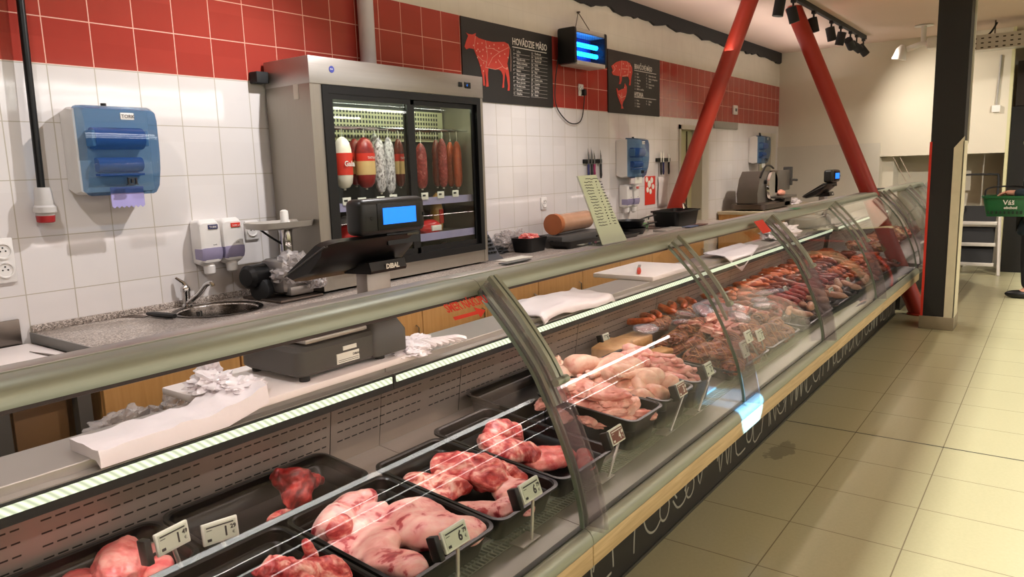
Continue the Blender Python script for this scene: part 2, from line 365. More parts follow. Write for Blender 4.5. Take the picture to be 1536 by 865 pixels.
for a,b in ((182,300),(225,296),(300,325),(345,312),(435,315),(392,347),(316,400),(402,425),(452,405),(364,486),(230,425),(272,380),(240,495),(184,358),(235,362),(203,380),(170,372),(180,440),(270,490),(485,440),(475,545),(240,575),(214,520),(265,335),(140,318)):
    strokes(q,[k([(a-3,b-4),(a+3,b+4)])],.010)
q.build('cut_lines',FLESHLINE,T1,sharp=None)  # cut lines and number ticks drawn over the cow
def wtext(t,s,px,py,h,k,name='lettering',m=INKW,wide=1,bold=0):
    x,z=k([(px,py)])[0]; return text(s,h,(x,-.0135,z),(1,0,0),(0,0,1),m,None if name is None else name,t,wide=wide,bold=bold)
def rule(q,k,a,b,th=.004):
    (x0,z0),(x1,z1)=k([a,b]); q.box(x0,x1,-.0145,-.0118,z0-th/2,z0+th/2)
wtext(T1,'HOVÄDZIE MÄSO',528,308,.074,k,bold=.001,wide=.84)
def listing(t,k,rows,h=.024,name='list_lettering'):
    q=M()
    for x,y,s in rows:
        X,Z=k([(x,y)])[0]; r=text(s,h,(X,-.0135,Z),(1,0,0),(0,0,1),INKW,None); q.merge(r.b)
    return q
L1=['Líčka','Krk','Vysoká rošt.','Nízka roštenka','Sviečková','Rebrá','Plece vysoké','Plece guľaté','Plece ploché','Predná noha','Hrudina','Oháňka']; L2=['Podlistok','Spodný šál','Horný šál','Guľa','Slabina','Bok','Kvetová','Zadná noha','Lopatka','Stehno','Špička','Kosti']
rows=[]
for i,s in enumerate(L1): rows+=[(540,372+i*39.5,str(i+1)),(572,390+i*38.2,s)]
for i,s in enumerate(L2): rows+=[(718,408+i*37.5,str(i+13)),(752,412+i*37.5,s)]
q=listing(T1,k,rows)
rule(q,k,(530,332),(868,332),.006)
for i in range(12): 
    rule(q,k,(542,398+i*38.2),(700,398+i*38.2),.0012); rule(q,k,(718,418+i*37.5),(878,418+i*37.5),.0012)
q.build('list_lettering',INKW,T1,sharp=None)
T2=chart(6.465,7.605,'black wall chart with red pig and hen diagrams beside white text')
k=crop(900,70,7.86)
pig=[(140,228),(160,212),(200,180),(260,162),(320,170),(360,196),(384,240),(388,300),(378,350),(370,400),(366,455),(348,455),(356,400),(340,350),(300,355),(268,350),(262,400),(250,440),(230,440),(240,400),(236,345),(200,340),(160,330),(145,300),(158,280),(152,260)]
hen=[(300,430),(322,470),(322,540),(306,600),(280,650),(270,690),(285,728),(255,730),(258,690),(240,650),(215,580),(198,490),(212,490),(222,520),(262,500),(290,490)]
shape(T2,k(pig),'pig_drawing',CHARTRED); shape(T2,k(hen),'hen_drawing',CHARTRED)
q=M(); strokes(q,[k(l) for l in ([(262,164),(258,250),(245,345)],[(330,176),(345,260),(330,350)],[(262,260),(340,265)],[(160,215),(185,260),(160,300)],[(222,560),(260,600),(310,580)],[(262,540),(262,640)],[(240,560),(245,620)],[(270,348),(340,330)])],.004)
for a,b in ((195,225),(235,270),(280,200),(320,225),(300,295),(360,300),(262,575),(295,480),(360,225)): strokes(q,[k([(a-3,b-4),(a+3,b+4)])],.012)
q.build('cut_lines',FLESHLINE,T2,sharp=None)  # cut lines and number ticks on the pig and hen
wtext(T2,'BRAVČOVÉ MÄSO',412,258,.068,k,bold=.001,wide=.74); wtext(T2,'HYDINA',412,584,.066,k,bold=.001,wide=.8)
rows=[(418,326,'1'),(440,328,'Krk'),(418,362,'2'),(440,364,'Karé'),(418,398,'3'),(440,402,'Panenka'),(418,434,'4'),(440,438,'Plece'),(418,470,'5'),(440,472,'Koleno'),(418,505,'6'),(440,508,'Bôčik s kosťou'),(552,345,'7'),(580,354,'Stehno bez kosti'),(552,382,'8'),(580,390,'Rebrá s chrupavkou'),(552,414,'9'),(580,420,'Lalok'),(552,448,'10'),(580,458,'Predná noha'),(552,482,'11'),(580,490,'Slanina'),
 (418,640,'1'),(440,642,'Prsia'),(418,676,'2'),(440,678,'Stehno'),(418,708,'3'),(440,712,'Krídlo'),(552,652,'4'),(578,658,'Chrbát'),(552,684,'5'),(578,690,'Krk')]
q=listing(T2,k,rows,.026)
for a,b in (((412,276),(668,276)),((412,592),(668,592))): rule(q,k,a,b,.006)
q.build('list_lettering',INKW,T2,sharp=None)
# ---------------------------------------------------------------- things on the tiled wall
# five-pin connector on its black drop pipe
p=at('y',-.06,64,300)
t=thing('power_drop','black pipe coming down the tiles to a grey and red power connector','power connector',(1.385,-.06,1.44))
M().tube([(1.405,-.05,3.2),(1.402,-.05,2.4),(1.385,-.055,1.575)],.0155,12).build('drop_pipe',BLACK,t)
g=M(); g.lathe([(.03,.135),(.034,.12),(.037,.06),(.045,.052),(.045,.03),(.036,.026),(.034,.0)],(1.385,-.06,1.45),(0,-.05,1)); g.build('connector_body',mat('connector_grey',rgb(196,192,190),.4),t)
g=M(); g.lathe([(.030,.0),(.035,.004),(.037,.03),(.030,.032)],(1.385,-.06,1.435),(0,-.05,1)); g.build('connector_ring',mat('connector_red',rgb(160,30,36),.4),t)
def socket(x,z,n,label,plug=False):
    h=.052 if n==1 else .095
    t=thing('wall_socket',label,'wall socket',(x,-.001,z-h),None)
    M().box(x-.042,x+.042,-.014,-.001,z-h,z+h,.005).build('cover_plate',WHITEP,t)
    for i in range(n):
        zz=z if n==1 else z-.04+.08*i
        q=M(); q.lathe([(.034,-.002),(.034,.006),(.029,.006),(.027,.001)],(x,-.014,zz),(0,-1,0),20); q.build('socket_ring',WHITEP,t)
        q=M(); [q.cyl((x+dx,-.0165,zz+dz),(x+dx,-.0145,zz+dz),.0035,n=8) for dx,dz in ((-.01,0),(.01,0),(0,.014))]; q.build('pin_hole',RUBBER,t)
    return t
socket(1.222,1.285,2,'white double socket on the tiles at the left edge above the steel upstand')
socket(5.96,2.285,1,'white socket on the red tiles below the insect lamp'); sk=at('y',-.01,816,305); socket(sk.x,sk.z,1,'white socket on white tiles above the roll of film')
sk=at('y',-.01,1102,165); o=M().box(sk.x-.07,sk.x+.07,-.03,-.001,sk.z-.06,sk.z+.06,.006).build('thermostat_box',WHITEP); tag(o,'small cream box on the red tiles beyond the slanted red tube','control box')
M().box(sk.x-.03,sk.x+.03,-.034,-.03,sk.z-.02,sk.z+.02).build('display_window',GREYP,o)
v=at('y',-.01,1089,188); o=M().box(v.x-.42,v.x+.42,-.02,-.001,v.z-.045,v.z+.045,.004).build('vent_strip',mat('vent_grey',rgb(150,146,138),.5)); tag(o,'long grey vent strip under the far red tiles','vent')
o=M().cyl((3.33,-.055,2.216),(3.33,-.055,3.2),.05,n=20).build('white_pipe',mat('pipe_white',rgb(206,202,206),.4)); tag(o,'white vertical pipe behind the steel fridge crossing the red tiles','pipe')
# insect lamp with two glowing tubes
t=thing('insect_lamp','black insect killer with glowing blue tubes hanging by a wire from the wall','insect lamp',(5.80,-.16,2.46))
BL=mat('uv_tube',rgb(40,150,240),.3,emit=7,ec=rgb(20,140,255),var=0)
for sx in (5.53,6.05):
    M().box(sx-.022,sx+.022,-.23,-.05,2.46,2.76,.02).build('end_cap',BLACK,t)
M().box(5.55,6.03,-.22,-.06,2.715,2.755,.004).build('top_cover',mat('lamp_grey',rgb(170,164,156),.4),t); M().box(5.55,6.03,-.225,-.055,2.455,2.49,.004).build('drip_tray',mat('lamp_grey2',rgb(190,184,178),.4),t)
M().box(5.55,6.03,-.075,-.065,2.49,2.715).build('back_plate',mat('lamp_back',rgb(20,40,120),.4),t)
for z in (2.565,2.64): M().cyl((5.56,-.14,z),(6.02,-.14,z),.02,n=12).build('glow_tube',BL,t)
g=M(); [g.tube([(5.555+.016*i,-.222,2.49),(5.555+.016*i,-.222,2.715)],.0012,4) for i in range(30)]; [g.tube([(5.55,-.222,2.50+.055*i),(6.03,-.222,2.50+.055*i)],.0016,4) for i in range(5)]; g.build('guard_grid',BLACKM,t)
g=M(); g.tube([(5.66,-.14,2.75),(5.93,-.012,2.955),(5.95,-.14,2.75)],.004,6); g.build('hanging_wire',DARKST,t); M().cyl((5.93,-.03,2.955),(5.93,0,2.955),.008,n=8).build('wall_hook',DARKST,t)
g=M(); g.tube(smooth([(5.53,-.06,2.6),(5.50,-.03,2.3),(5.53,-.02,2.12),(5.70,-.02,2.0),(5.86,-.02,1.985),(5.96,-.02,2.05),(5.975,-.04,2.26)]),.005,6); g.box(5.955,5.995,-.05,-.02,2.235,2.29,.006); g.build('power_cord',RUBBER,t)
def pillow(poly,x0,x1,r=.02,f=.9):       # prism along x with softened ends
    cx=sum(p[0] for p in poly)/len(poly); cz=sum(p[1] for p in poly)/len(poly); ls=[]
    for x,k in ((x0,f),(x0+r*.3,f+(1-f)*.6),(x0+r,1),(x1-r,1),(x1-r*.3,f+(1-f)*.6),(x1,f)): ls.append([(x,cx+(a-cx)*k,cz+(b-cz)*k) for a,b in poly])
    return M().loops(ls)
BLUEC=clear('blue_cover',(.50,.66,.80,1),.30,rgb(44,88,140),.05,.03); LILAC=mat('lilac_soap',rgb(150,142,172),.25); BLUEROLL=mat('blue_towel_roll',rgb(70,106,176),.8); VIOLETP=mat('violet_towel',rgb(168,160,216),.8)
def sc(poly,w,dz): return [(a*w,b+dz) for a,b in poly]
def towel_dispenser(x0,x1,z0,label,blue=True):
    t=thing('towel_dispenser',label,'paper towel dispenser',((x0+x1)/2,0,z0-.03))
    back=[(-.002,z0+.02),(-.06,z0),(-.125,z0+.01),(-.125,z0+.375),(-.06,z0+.385),(-.002,z0+.37)]
    pillow(back,x0-.008,x1+.004,.02,.96).build('back_housing',WHITEP,t)
    cov=[(-.10,z0+.012),(-.15,z0-.005),(-.175,z0+.02),(-.198,z0+.10),(-.208,z0+.18),(-.208,z0+.33),(-.198,z0+.368),(-.17,z0+.385),(-.10,z0+.39)]
    pillow(cov,x0,x1,.02,.93).build('front_cover',BLUEC,t)
    M().cyl((x0+.05,-.145,z0+.245),(x1-.05,-.145,z0+.245),.048,n=20).build('towel_roll',BLUEROLL,t)
    q=M(); q.cyl((x0+.06,-.14,z0+.13),(x1-.06,-.14,z0+.13),.032,n=16); q.box(x0+.06,x1-.06,-.165,-.12,z0+.08,z0+.09); q.build('feed_roller',BLUEROLL,t)
    for xx in (x0+.035,x1-.05): M().box(xx,xx+.016,-.185,-.11,z0+.21,z0+.28,.005).build('roll_arm',mat('arm_white',rgb(150,180,205),.4),t)
    xs=[x0+.1+i*(x1-x0-.17)/14 for i in range(15)]; poly=[(x0+.1,z0+.03)]+[(x,z0-.055-(.01 if i%2 else 0)) for i,x in enumerate(xs)]+[(x1-.07,z0+.03)]
    M().prism([(x,z-0) for x,z in poly],'y',-.157,-.155).build('paper_towel',VIOLETP if blue else PAPER,t)
    M().cyl(((x0+x1)/2-.03,-.12,z0+.386),((x0+x1)/2-.03,-.12,z0+.40),.012,n=12).build('lock_button',BLACK,t)
    q=M(); q.box(x0+.155,x0+.215,-.2105,-.2075,z0+.325,z0+.355,.003); q.build('logo_plate',WHITEP,t)
    text('TORK',.022,(x0+.158,-.2112,z0+.332),(1,0,0),(0,0,1),INK,'lettering',t)
    q=M()
    for a,b,c,d in ((.155,.205,.03,.034),(.16,.166,.034,.06),(.195,.201,.034,.06),(.16,.201,.058,.062),(.176,.186,.038,.056)): q.box(x0+a,x0+b,-.207,-.196,z0+c+.008,z0+d+.008)
    q.build('paper_symbol',INK,t); return t
towel_dispenser(1.525,1.845,1.545,'blue-fronted paper towel dispenser above the sink worktop with a lilac towel hanging out')
towel_dispenser(6.63,6.95,1.475,'blue-fronted paper towel dispenser between the two knife racks',False)
towel_dispenser(10.52,10.84,1.56,'blue-fronted paper towel dispenser in the far corner above the slicer',False)
def soap_dispenser(x,z0,red,label,grp,small=0):
    t=thing('soap_dispenser',label,'soap dispenser',(x,0,z0),grp)
    w=.056; prof=[(-.002,z0+.06),(-.06,z0+.05),(-.095,z0+.07),(-.105,z0+.11),(-.10,z0+.27),(-.075,z0+.29),(-.002,z0+.285)]
    pillow(prof,x-w,x+w,.02,.86).build('housing',WHITEP,t)
    win=[(-.03,z0+.085),(-.097,z0+.08),(-.109,z0+.11),(-.1085,z0+.145),(-.03,z0+.145)]
    pillow(win,x-w-.001,x+w+.001,.016,.88).build('soap_window',LILAC,t)
    q=M(); q.lathe([(.014,0),(.028,.012),(.03,.05),(.02,.065)],(x,-.06,z0)); q.build('push_nozzle',WHITEP,t)
    q=M(); q.box(x-.012,x+.04,-.106,-.1005,z0+.24,z0+.262); q.build('name_plate',REDP if red else mat('navy_print',rgb(30,34,84),.5),t)
    text('TORK' if not red else 'TORK soap',.012 if red else .016,(x-.008,-.1065,z0+.245),(1,0,0),(0,0,1),INKW,'lettering',t)
    text('tork',.012,(x+.008,-.1035,z0+.155),(1,0,0),(0,0,1),INK,'logo',t); return t
soap_dispenser(2.125,1.105,0,'white soap dispenser with a dark blue plate above the sink','soap dispensers by the sink')
soap_dispenser(2.255,1.105,1,'white soap dispenser with a red plate next to the meat grinder','soap dispensers by the sink')
soap_dispenser(6.73,1.12,0,'small white soap dispenser with dark plate below the second towel dispenser','soap dispensers by the far sink')
soap_dispenser(6.88,1.12,1,'small white soap dispenser with red plate beside the red notice','soap dispensers by the far sink')
t=thing('notice_sheet','red and white notice stuck on the tiles under the second knife rack','notice',(7.38,-.001,1.17)); M().box(7.26,7.51,-.004,-.001,1.17,1.475).build('sheet',REDP,t)
q=M()
for a,b,r in ((7.30,1.44,.03),(7.36,1.39,.04),(7.42,1.43,.035),(7.32,1.33,.03),(7.45,1.36,.03),(7.39,1.31,.03)): q.lathe([(r,0),(r*.9,.004)],(a,-.004,b),(0,-1,0),10)
q.build('picture_bubbles',PAPER,t)
q=M(); sh=[]
for i in range(7):
    u=i/6; sh.append([(7.56+.28*u+.01*math.sin(j*1.7+i),-.012-.012*math.sin(u*9+j*.7),1.46-.34*j/5) for j in range(6)])
q.loops(sh,False,False,close=False); o=q.build('hanging_cloth',mat('cloth_white',rgb(222,216,214),.85)); md=o.modifiers.new('s','SOLIDIFY'); md.thickness=.004; tag(o,'white cloth hanging on the tiles under the second knife rack','cloth')
# magnetic knife racks
HANDC=[mat('handle_navy',rgb(34,38,92),.45),mat('handle_black',rgb(24,24,26),.45),mat('handle_magenta',rgb(150,34,90),.45)]
def knife_mesh(t,x,y,z,L,H,w,hm,down=True,parent_thing=None):
    M().prism([(x-w/2,z),(x+w/2,z),(x+w/2*.9,z+L*.55),(x-w/2*.7,z+L)],'y',y-.0012,y+.0012).build('blade',CHROME,t)
    q=M(); q.tube([(x,y,z+.005),(x,y,z-H*.4),(x+.003,y,z-H*.8),(x,y,z-H)],[.012,.011,.012,.008],10,flat=1.1); q.build('handle',hm,t)
def rack(x0,x1,z,label,knives,where):
    t=thing('knife_rack',label,'magnetic knife rack',((x0+x1)/2,-.001,z-.02)); M().box(x0,x1,-.025,-.001,z-.02,z+.02,.004).build('magnet_bar',BLACK,t)
    for i,(x,L,c,lab) in enumerate(knives):
        kt=thing('kitchen_knife',lab,'knife',(x,-.03,z-.17)); knife_mesh(kt,x,-.03,z-.03,L,.13,.028,HANDC[c])
rack(5.98,6.31,1.645,'black magnetic bar with four knives above the slanted price sheet',[(6.04,.15,0,'knife with navy handle, first on the bar above the price sheet'),(6.10,.16,1,'long knife with black handle, second on the bar above the price sheet'),(6.15,.13,2,'knife with magenta handle on the bar above the price sheet'),(6.27,.14,1,'knife with black handle apart at the end of the bar above the price sheet')],'')
rack(7.52,7.86,1.645,'black magnetic bar with three knives beside the second towel dispenser',[(7.60,.14,1,'knife with black handle, first on the bar near the slanted red tube'),(7.66,.13,0,'knife with navy handle in the middle of the bar near the red tube'),(7.80,.10,1,'short knife hanging alone at the end of the bar near the red tube')],'')
# ---------------------------------------------------------------- wall counter: granite worktop on cabinets
wt=M().box(1.29,8.05,-.62,-.001,.92,.96,.003).build('stone_worktop',GRANITE); tag(wt,'long speckled stone worktop along the tiled wall under the steel fridge','worktop')
M().box(1.292,8.05,-.018,-.0015,.96,.992,.003).build('upstand',GRANITE,wt); M().box(1.284,1.2905,-.62,-.001,.918,.962).build('end_strip',mat('edge_grey',rgb(128,126,122),.5),wt)
M().box(1.3,8.05,-.63,-.62,.925,.958).build('front_edge',GRANITE,wt)
xx=1.30; n=0; widths=[.62,.60,.62,.62,.60,.62,.62,.62,.62,.62]
labs=['first beech cabinet under the worktop, behind the white carrier bags','beech cabinet under the sink worktop, behind the digital scale','beech cabinet under the worktop below the left half of the steel fridge','beech cabinet under the worktop below the right half of the steel fridge','beech cabinet just past the steel fridge, behind the folded white sacks','beech cabinet below the roll of film','beech cabinet below the slanted price sheet','beech cabinet beneath the black frying pans','beech cabinet beneath the white soap dispensers by the far sink','last beech cabinet of the worktop, before the open doorway']
for wd,lb in zip(widths,labs):
    c=thing('base_cabinet',lb,'cabinet',(xx+wd/2,-.3,0),'beech cabinets under the stone worktop'); x1=xx+wd-.004
    M().box(xx,x1,-.565,-.02,.1,.80).build('carcass',BEECH,c); M().box(xx+.01,x1-.01,-.5,-.05,0,.1).build('plinth',BLACKM,c)
    d=M().box(xx+.003,x1-.003,-.588,-.568,.11,.915,.002).build('door',BEECH,c); M().tube([(x1-.06,-.59,.6),(x1-.06,-.61,.61),(x1-.06,-.61,.70),(x1-.06,-.59,.71)],.006,8).build('handle',CHROME,d)
    xx+=wd+.03 if n in(-1,) else wd; n+=1
for x0,x1,lb in ((.98,1.18,'brown drawer unit under the low bench beside the first beech cabinet'),(-.2,.90,'brown drawer unit at the left edge under the low bench')):
    c=thing('base_cabinet',lb,'cabinet',((x0+x1)/2,-.3,0)); M().box(x0,x1,-.55,-.02,.05,.86).build('carcass',mat('brown_board',rgb(104,72,42),.5),c); M().box(x0+.01,x1-.01,-.57,-.55,.07,.84,.003).build('door',mat('brown_door',rgb(112,78,44),.5),c)
fr=M()
for x in (1.20,.92): fr.box(x,x+.05,-.60,-.55,0,.88)
fr.box(-.4,1.27,-.6,-.55,.84,.88); fr.box(-.4,1.27,-.6,-.02,.88,.895)
o=fr.build('steel_bench',mat('bench_grey',rgb(120,116,112),.4,.6)); tag(o,'low steel bench at the left end of the stone worktop','bench')
M().box(-.4,1.245,-.02,-.002,.895,1.03,.002).build('back_upstand',brushed('bench_steel',rgb(140,130,122)),o)
o=M().box(.3,1.272,-.58,-.03,.895,.922,.006).build('cutting_board',WHITEB); tag(o,'big white cutting board on the low bench at the left edge','cutting board')
k=thing('kitchen_knife','knife with a dark blade lying on the white board at the left edge','knife',(1.33,-.3,.923)); p0=at('z',.925,44,527); p1=at('z',.925,92,534)
M().prism([(p0.x,p0.y),(p1.x-.02,p1.y+.02),(p1.x+.01,p1.y-.02)],'z',.9235,.926).build('blade',DARKST,k); M().tube([p1,p1+(p1-p0)*.35,p1+(p1-p0)*.75],[.012,.013,.010],8).build('handle',BLACK,k)
# sink and tap
s=thing('round_sink','round steel sink set in the speckled worktop below the soap dispensers','sink',(2.02,-.26,.80)); cx,cy,rx=2.02,-.275,.20
M().lathe([(.02,-.13),(.15,-.128),(.178,-.10),(.184,-.02),(.19,.0005),(.205,.004),(.214,.002),(.214,-.001),(.196,-.004),(.19,-.03),(.184,-.11),(.15,-.135),(.02,-.137)],(cx,cy,.963),n=40).build('bowl',brushed('sink_steel',rgb(112,104,98),.25),s)
M().lathe([(.03,0),(.03,.004),(.01,.004)],(cx,cy,.834)).build('drain',CHROME,s); q=M(); [q.box(cx-.01+i*.012,cx-.005+i*.012,cy+.179,cy+.186,.91,.935) for i in range(3)]; q.build('overflow_slots',RUBBER,s)
# bowl opening: dark disc of the worktop cut-out, built as a real hole
bpy.context.view_layer.objects.active=wt
cut=M().cyl((cx,cy,.7),(cx,cy,1.1),.187,n=40).build('cutter',GRANITE); md=wt.modifiers.new('hole','BOOLEAN'); md.object=cut; md.operation='DIFFERENCE'; md.solver='EXACT'
dg=bpy.context.evaluated_depsgraph_get(); me=bpy.data.meshes.new_from_object(wt.evaluated_get(dg)); wt.modifiers.clear(); wt.data=me; bpy.data.objects.remove(cut)
t=thing('mixer_tap','chrome mixer tap behind the round sink','tap',(1.99,-.055,.96)); q=M(); q.lathe([(.026,0),(.026,.012),(.021,.018),(.021,.075),(.024,.085),(.022,.10),(.012,.115),(.004,.12)],(1.985,-.055,.96),n=20); q.build('tap_body',CHROME,t)
q=M(); q.tube(smooth([(1.985,-.07,.985),(2.01,-.13,1.03),(2.03,-.17,1.075),(2.04,-.2,1.085),(2.043,-.21,1.07)]),[.013]*20+[.012]*5,12); q.build('spout',CHROME,t); q=M(); q.tube([(1.985,-.055,1.07),(1.98,-.05,1.085),(1.96,-.02,1.11)],[.012,.01,.007],10); q.build('lever',CHROME,t)
k=thing('cleaver','cleaver with thick black handle lying on the worktop beside the sink','cleaver',(1.78,-.12,.961)); A=at('z',.962,178,473); B=at('z',.962,222,474); C2=at('z',.975,262,474)
d=(B-A); nrm=Vector((-d.y,d.x,0)).normalized()*.035
M().prism([(A.x,A.y),(A.x+d.x*.25-nrm.x,A.y+d.y*.25-nrm.y),(B.x-nrm.x,B.y-nrm.y),(B.x+nrm.x*.4,B.y+nrm.y*.4),(A.x+nrm.x*.4,A.y+nrm.y*.4)],'z',.9605,.963).build('blade',DARKST,k)
B.z=.975; C2.z=.975; M().tube([B,B+(C2-B)*.2,B+(C2-B)*.8,C2],[.010,.016,.017,.013],10,flat=.8).build('handle',BLACK,k)
# meat grinder under a plastic bag
g=thing('meat_grinder','steel meat grinder with a round tray and white pusher, left of the fridge','meat grinder',(2.40,-.25,.961)); gx,gy=2.40,-.27
M().box(gx-.13,gx+.14,gy-.17,gy+.16,.962,.975,.003).build('base_plate',DARKST,g)
q=M(); q.box(gx-.06,gx+.11,gy-.10,gy+.10,.99,1.17,.03); q.box(gx-.03,gx+.12,gy-.12,gy-.06,.98,1.03,.01); q.build('motor_housing',mat('grinder_metal',rgb(158,152,148),.35,.7),g)
q=M(); q.lathe([(.03,0),(.06,.01),(.062,.12),(.045,.14)],(gx-.05,gy+.06,1.09),(-1,-.2,0)); q.build('motor_cap',BLACK,g); q=M(); q.lathe([(.055,-.02),(.058,.0),(.058,.03),(.04,.04)],(gx-.1,gy+.02,1.02),(-1,-.3,0)); q.build('cable_drum',BLACKM,g)
q=M(); q.lathe([(.05,0),(.034,.05),(.033,.16),(.04,.19)],(gx+.055,gy,1.14)); q.lathe([(.052,0),(.056,.05),(.05,.06)],(gx+.08,gy-.10,1.12),(0.2,-1,0)); q.build('feed_neck',CHROME,g)
q=M(); q.loops([[(x,y,1.325) for x,y,_ in rrect(gx+.02,gy,.22,.14,.05,0)],[(x,y,1.335) for x,y,_ in rrect(gx+.02,gy,.34,.2,.07,0)],[(x,y,1.365) for x,y,_ in rrect(gx+.02,gy,.36,.22,.08,0)],[(x,y,1.365) for x,y,_ in rrect(gx+.02,gy,.352,.212,.078,0)],[(x,y,1.34) for x,y,_ in rrect(gx+.02,gy,.33,.19,.07,0)]]); q.build('feed_tray',mat('tray_steel',rgb(190,184,176),.42,.5),g)
q=M(); q.lathe([(.02,-.15),(.022,.04),(.02,.058),(.008,.064)],(gx+.055,gy,1.36)); q.build('pusher',mat('pusher_white',rgb(240,238,232),.4),g)
q=M(); q.tube(smooth([(gx-.04,gy+.1,1.33),(gx-.0,gy+.05,1.28),(gx+.03,gy-.01,1.24)]),.006,6); q.build('cable',RUBBER,g)
BAG=clear('clear_bag',(.93,.92,.92,1),.38,rgb(214,206,204),.09,.12,.9,34); BAGW=mat('white_bag_film',rgb(238,230,232),.34,var=.02,scale=22,coat=.2,bump=.35)
def crumple(q,c,s,seed,amp=.35,sub=4,flat=.5): q.blob(c,s,seed,amp,2.3,sub,flat,crease=.22); return q
q=M(); crumple(q,(gx+.05,gy-.06,1.10),(.13,.13,.10),5); crumple(q,(gx+.12,gy-.13,1.05),(.06,.06,.08),9); o=q.build('plastic_bag',BAG); tag(o,'thin clear plastic bag draped over the meat grinder','plastic bag')
sk=at('y',-.01,378,345); o=socket(sk.x,sk.z,1,'white socket half hidden behind the meat grinder tray')
# ---------------------------------------------------------------- steel wall fridge with sausages
FX0,FX1,FY,FZ0,FZ1=2.585,4.03,-.39,.972,2.215
f=thing('display_fridge','upright stainless steel fridge with two sliding glass doors full of hanging salami','fridge',((FX0+FX1)/2,-.2,.961))
q=M(); q.box(FX0,FX0+.03,FY,-.0195,FZ0,FZ1); q.box(FX1-.03,FX1,FY,-.0195,FZ0,FZ1); q.box(FX0+.03,FX1-.03,FY,-.0195,FZ0,1.055); q.box(FX0,FX0+.075,FY-.003,FY,FZ0,FZ1); q.box(FX1-.035,FX1,FY-.003,FY,FZ0,FZ1); q.build('carcass',STEELV,f,sharp=None)
M().box(FX0+.03,FX1-.03,-.04,-.02,1.055,2.05).build('back_lining',mat('fridge_lining',rgb(34,34,34),.6),f)
M().box(FX0-.002,FX1+.002,FY-.008,-.0195,2.075,FZ1,.003).build('header',STEEL,f)
q=M(); [q.cyl((x,y,.961),(x,y,.973),.02,n=10) for x in (FX0+.05,FX1-.05) for y in (-.34,-.06)]; q.build('foot',RUBBER,f)
q=M(); q.box(FX0+.075,FX1-.035,FY-.012,FY+.02,2.03,2.072); q.box(FX0+.075,FX1-.035,FY-.012,FY+.02,1.055,1.10); q.box(FX0+.075,FX0+.115,FY-.012,FY+.02,1.1,2.03); q.box(FX1-.075,FX1-.035,FY-.012,FY+.02,1.1,2.03); q.build('door_frame',BLACK,f,sharp=None)
GLASS=clear('door_glass',(.97,.98,.97,1),0,f0=.03)
for x0,x1,y,nm in ((2.70,3.355,FY-.008,'sliding_door'),(3.29,3.955,FY+.012,'sliding_door')):
    q=M(); w=.028; q.box(x0,x1,y,y+.014,2.0,2.03); q.box(x0,x1,y,y+.014,1.1,1.135); q.box(x0,x0+w,y,y+.014,1.135,2.0); q.box(x1-.06,x1-.03,y,y+.014,1.135,2.0) if x0<3 else q.box(x1-w,x1,y,y+.014,1.135,2.0)
    if x0<3: q.box(x1-.03,x1,y,y+.014,1.1,2.03)
    d=q.build(nm,BLACK,f,sharp=None); M().box(x0+w,x1-w,y+.004,y+.010,1.13,2.005).build('glass_pane',GLASS,d,sharp=None)
q=M(); q.lathe([(.018,0),(.018,.002)],(FX0+.15,FY-.008,2.155),(0,-1,0),20); q.build('round_badge',mat('badge_blue',rgb(60,66,140),.4),f); text('IDA',.011,(FX0+.139,FY-.0105,2.152),(1,0,0),(0,0,1),INKW,'badge_lettering',f)
q=M(); q.box(3.78,3.815,FY-.013,FY-.008,2.135,2.165,.002); q.box(3.84,3.90,FY-.013,FY-.008,2.13,2.168,.003); q.build('switch_panel',BLACK,f); text('-5',.02,(3.852,FY-.0135,2.142),(1,0,0),(0,0,1),BLUELCD,'temperature_display',f)
M().box(2.583,2.585,-.30,-.26,2.0,2.08).build('type_sticker',PAPER,f)
M().cyl((2.74,-.33,2.025),(3.93,-.33,2.025),.012,n=10).build('light_tube',led('fridge_led',rgb(238,250,220),26),f)
q=M(); q.box(2.66,3.99,-.06,-.035,1.80,2.0); q.build('evaporator',mat('evap',rgb(176,172,140),.5),f)
q=M(); [q.box(2.70+i*.026,2.713+i*.026,-.062,-.058,1.82+.03*j,1.838+.03*j) for i in range(48) for j in range(6)]; q.build('evaporator_grille',INK,f,sharp=None)
q=M()
for y in (-.28,-.2,-.12): q.cyl((2.64,y,1.865),(3.99,y,1.865),.006,n=8)
q.build('hanging_rail',CHROME,f)
for z,y0 in ((1.425,-.33),(1.20,-.35)):
    o=M().box(2.66,3.99,y0,-.05,z-.012,z).build('shelf',STEEL,f,sharp=None); M().box(2.66,3.99,y0-.012,y0,z-.035,z+.012).build('price_rail',mat('rail_lilac',rgb(150,146,180),.4),o)
SAL={}
def salm(n,stops,scale,**kw): SAL[n]=flesh('salami_'+n,stops,scale,**kw)
salm('white',[(.3,rgb(226,214,196)),(.7,rgb(240,232,216))],4,bump=.05,sub=0); salm('red',[(.3,rgb(110,24,26)),(.7,rgb(158,46,42))],12,bump=.1,sub=0); salm('mould',[(.40,rgb(96,90,88)),(.5,rgb(196,190,188)),(.62,rgb(228,224,222))],70,dist=.6,bump=.3,sub=0,stretch=(1,1,.6))
salm('dark',[(.3,rgb(70,22,18)),(.6,rgb(110,40,30)),(.8,rgb(150,84,70))],18,bump=.2,sub=0); salm('speck',[(.38,rgb(112,28,28)),(.55,rgb(146,50,46)),(.7,rgb(206,150,140))],30,bump=.2,sub=0); salm('orange',[(.3,rgb(150,50,22)),(.7,rgb(200,92,50))],14,bump=.15,sub=0)
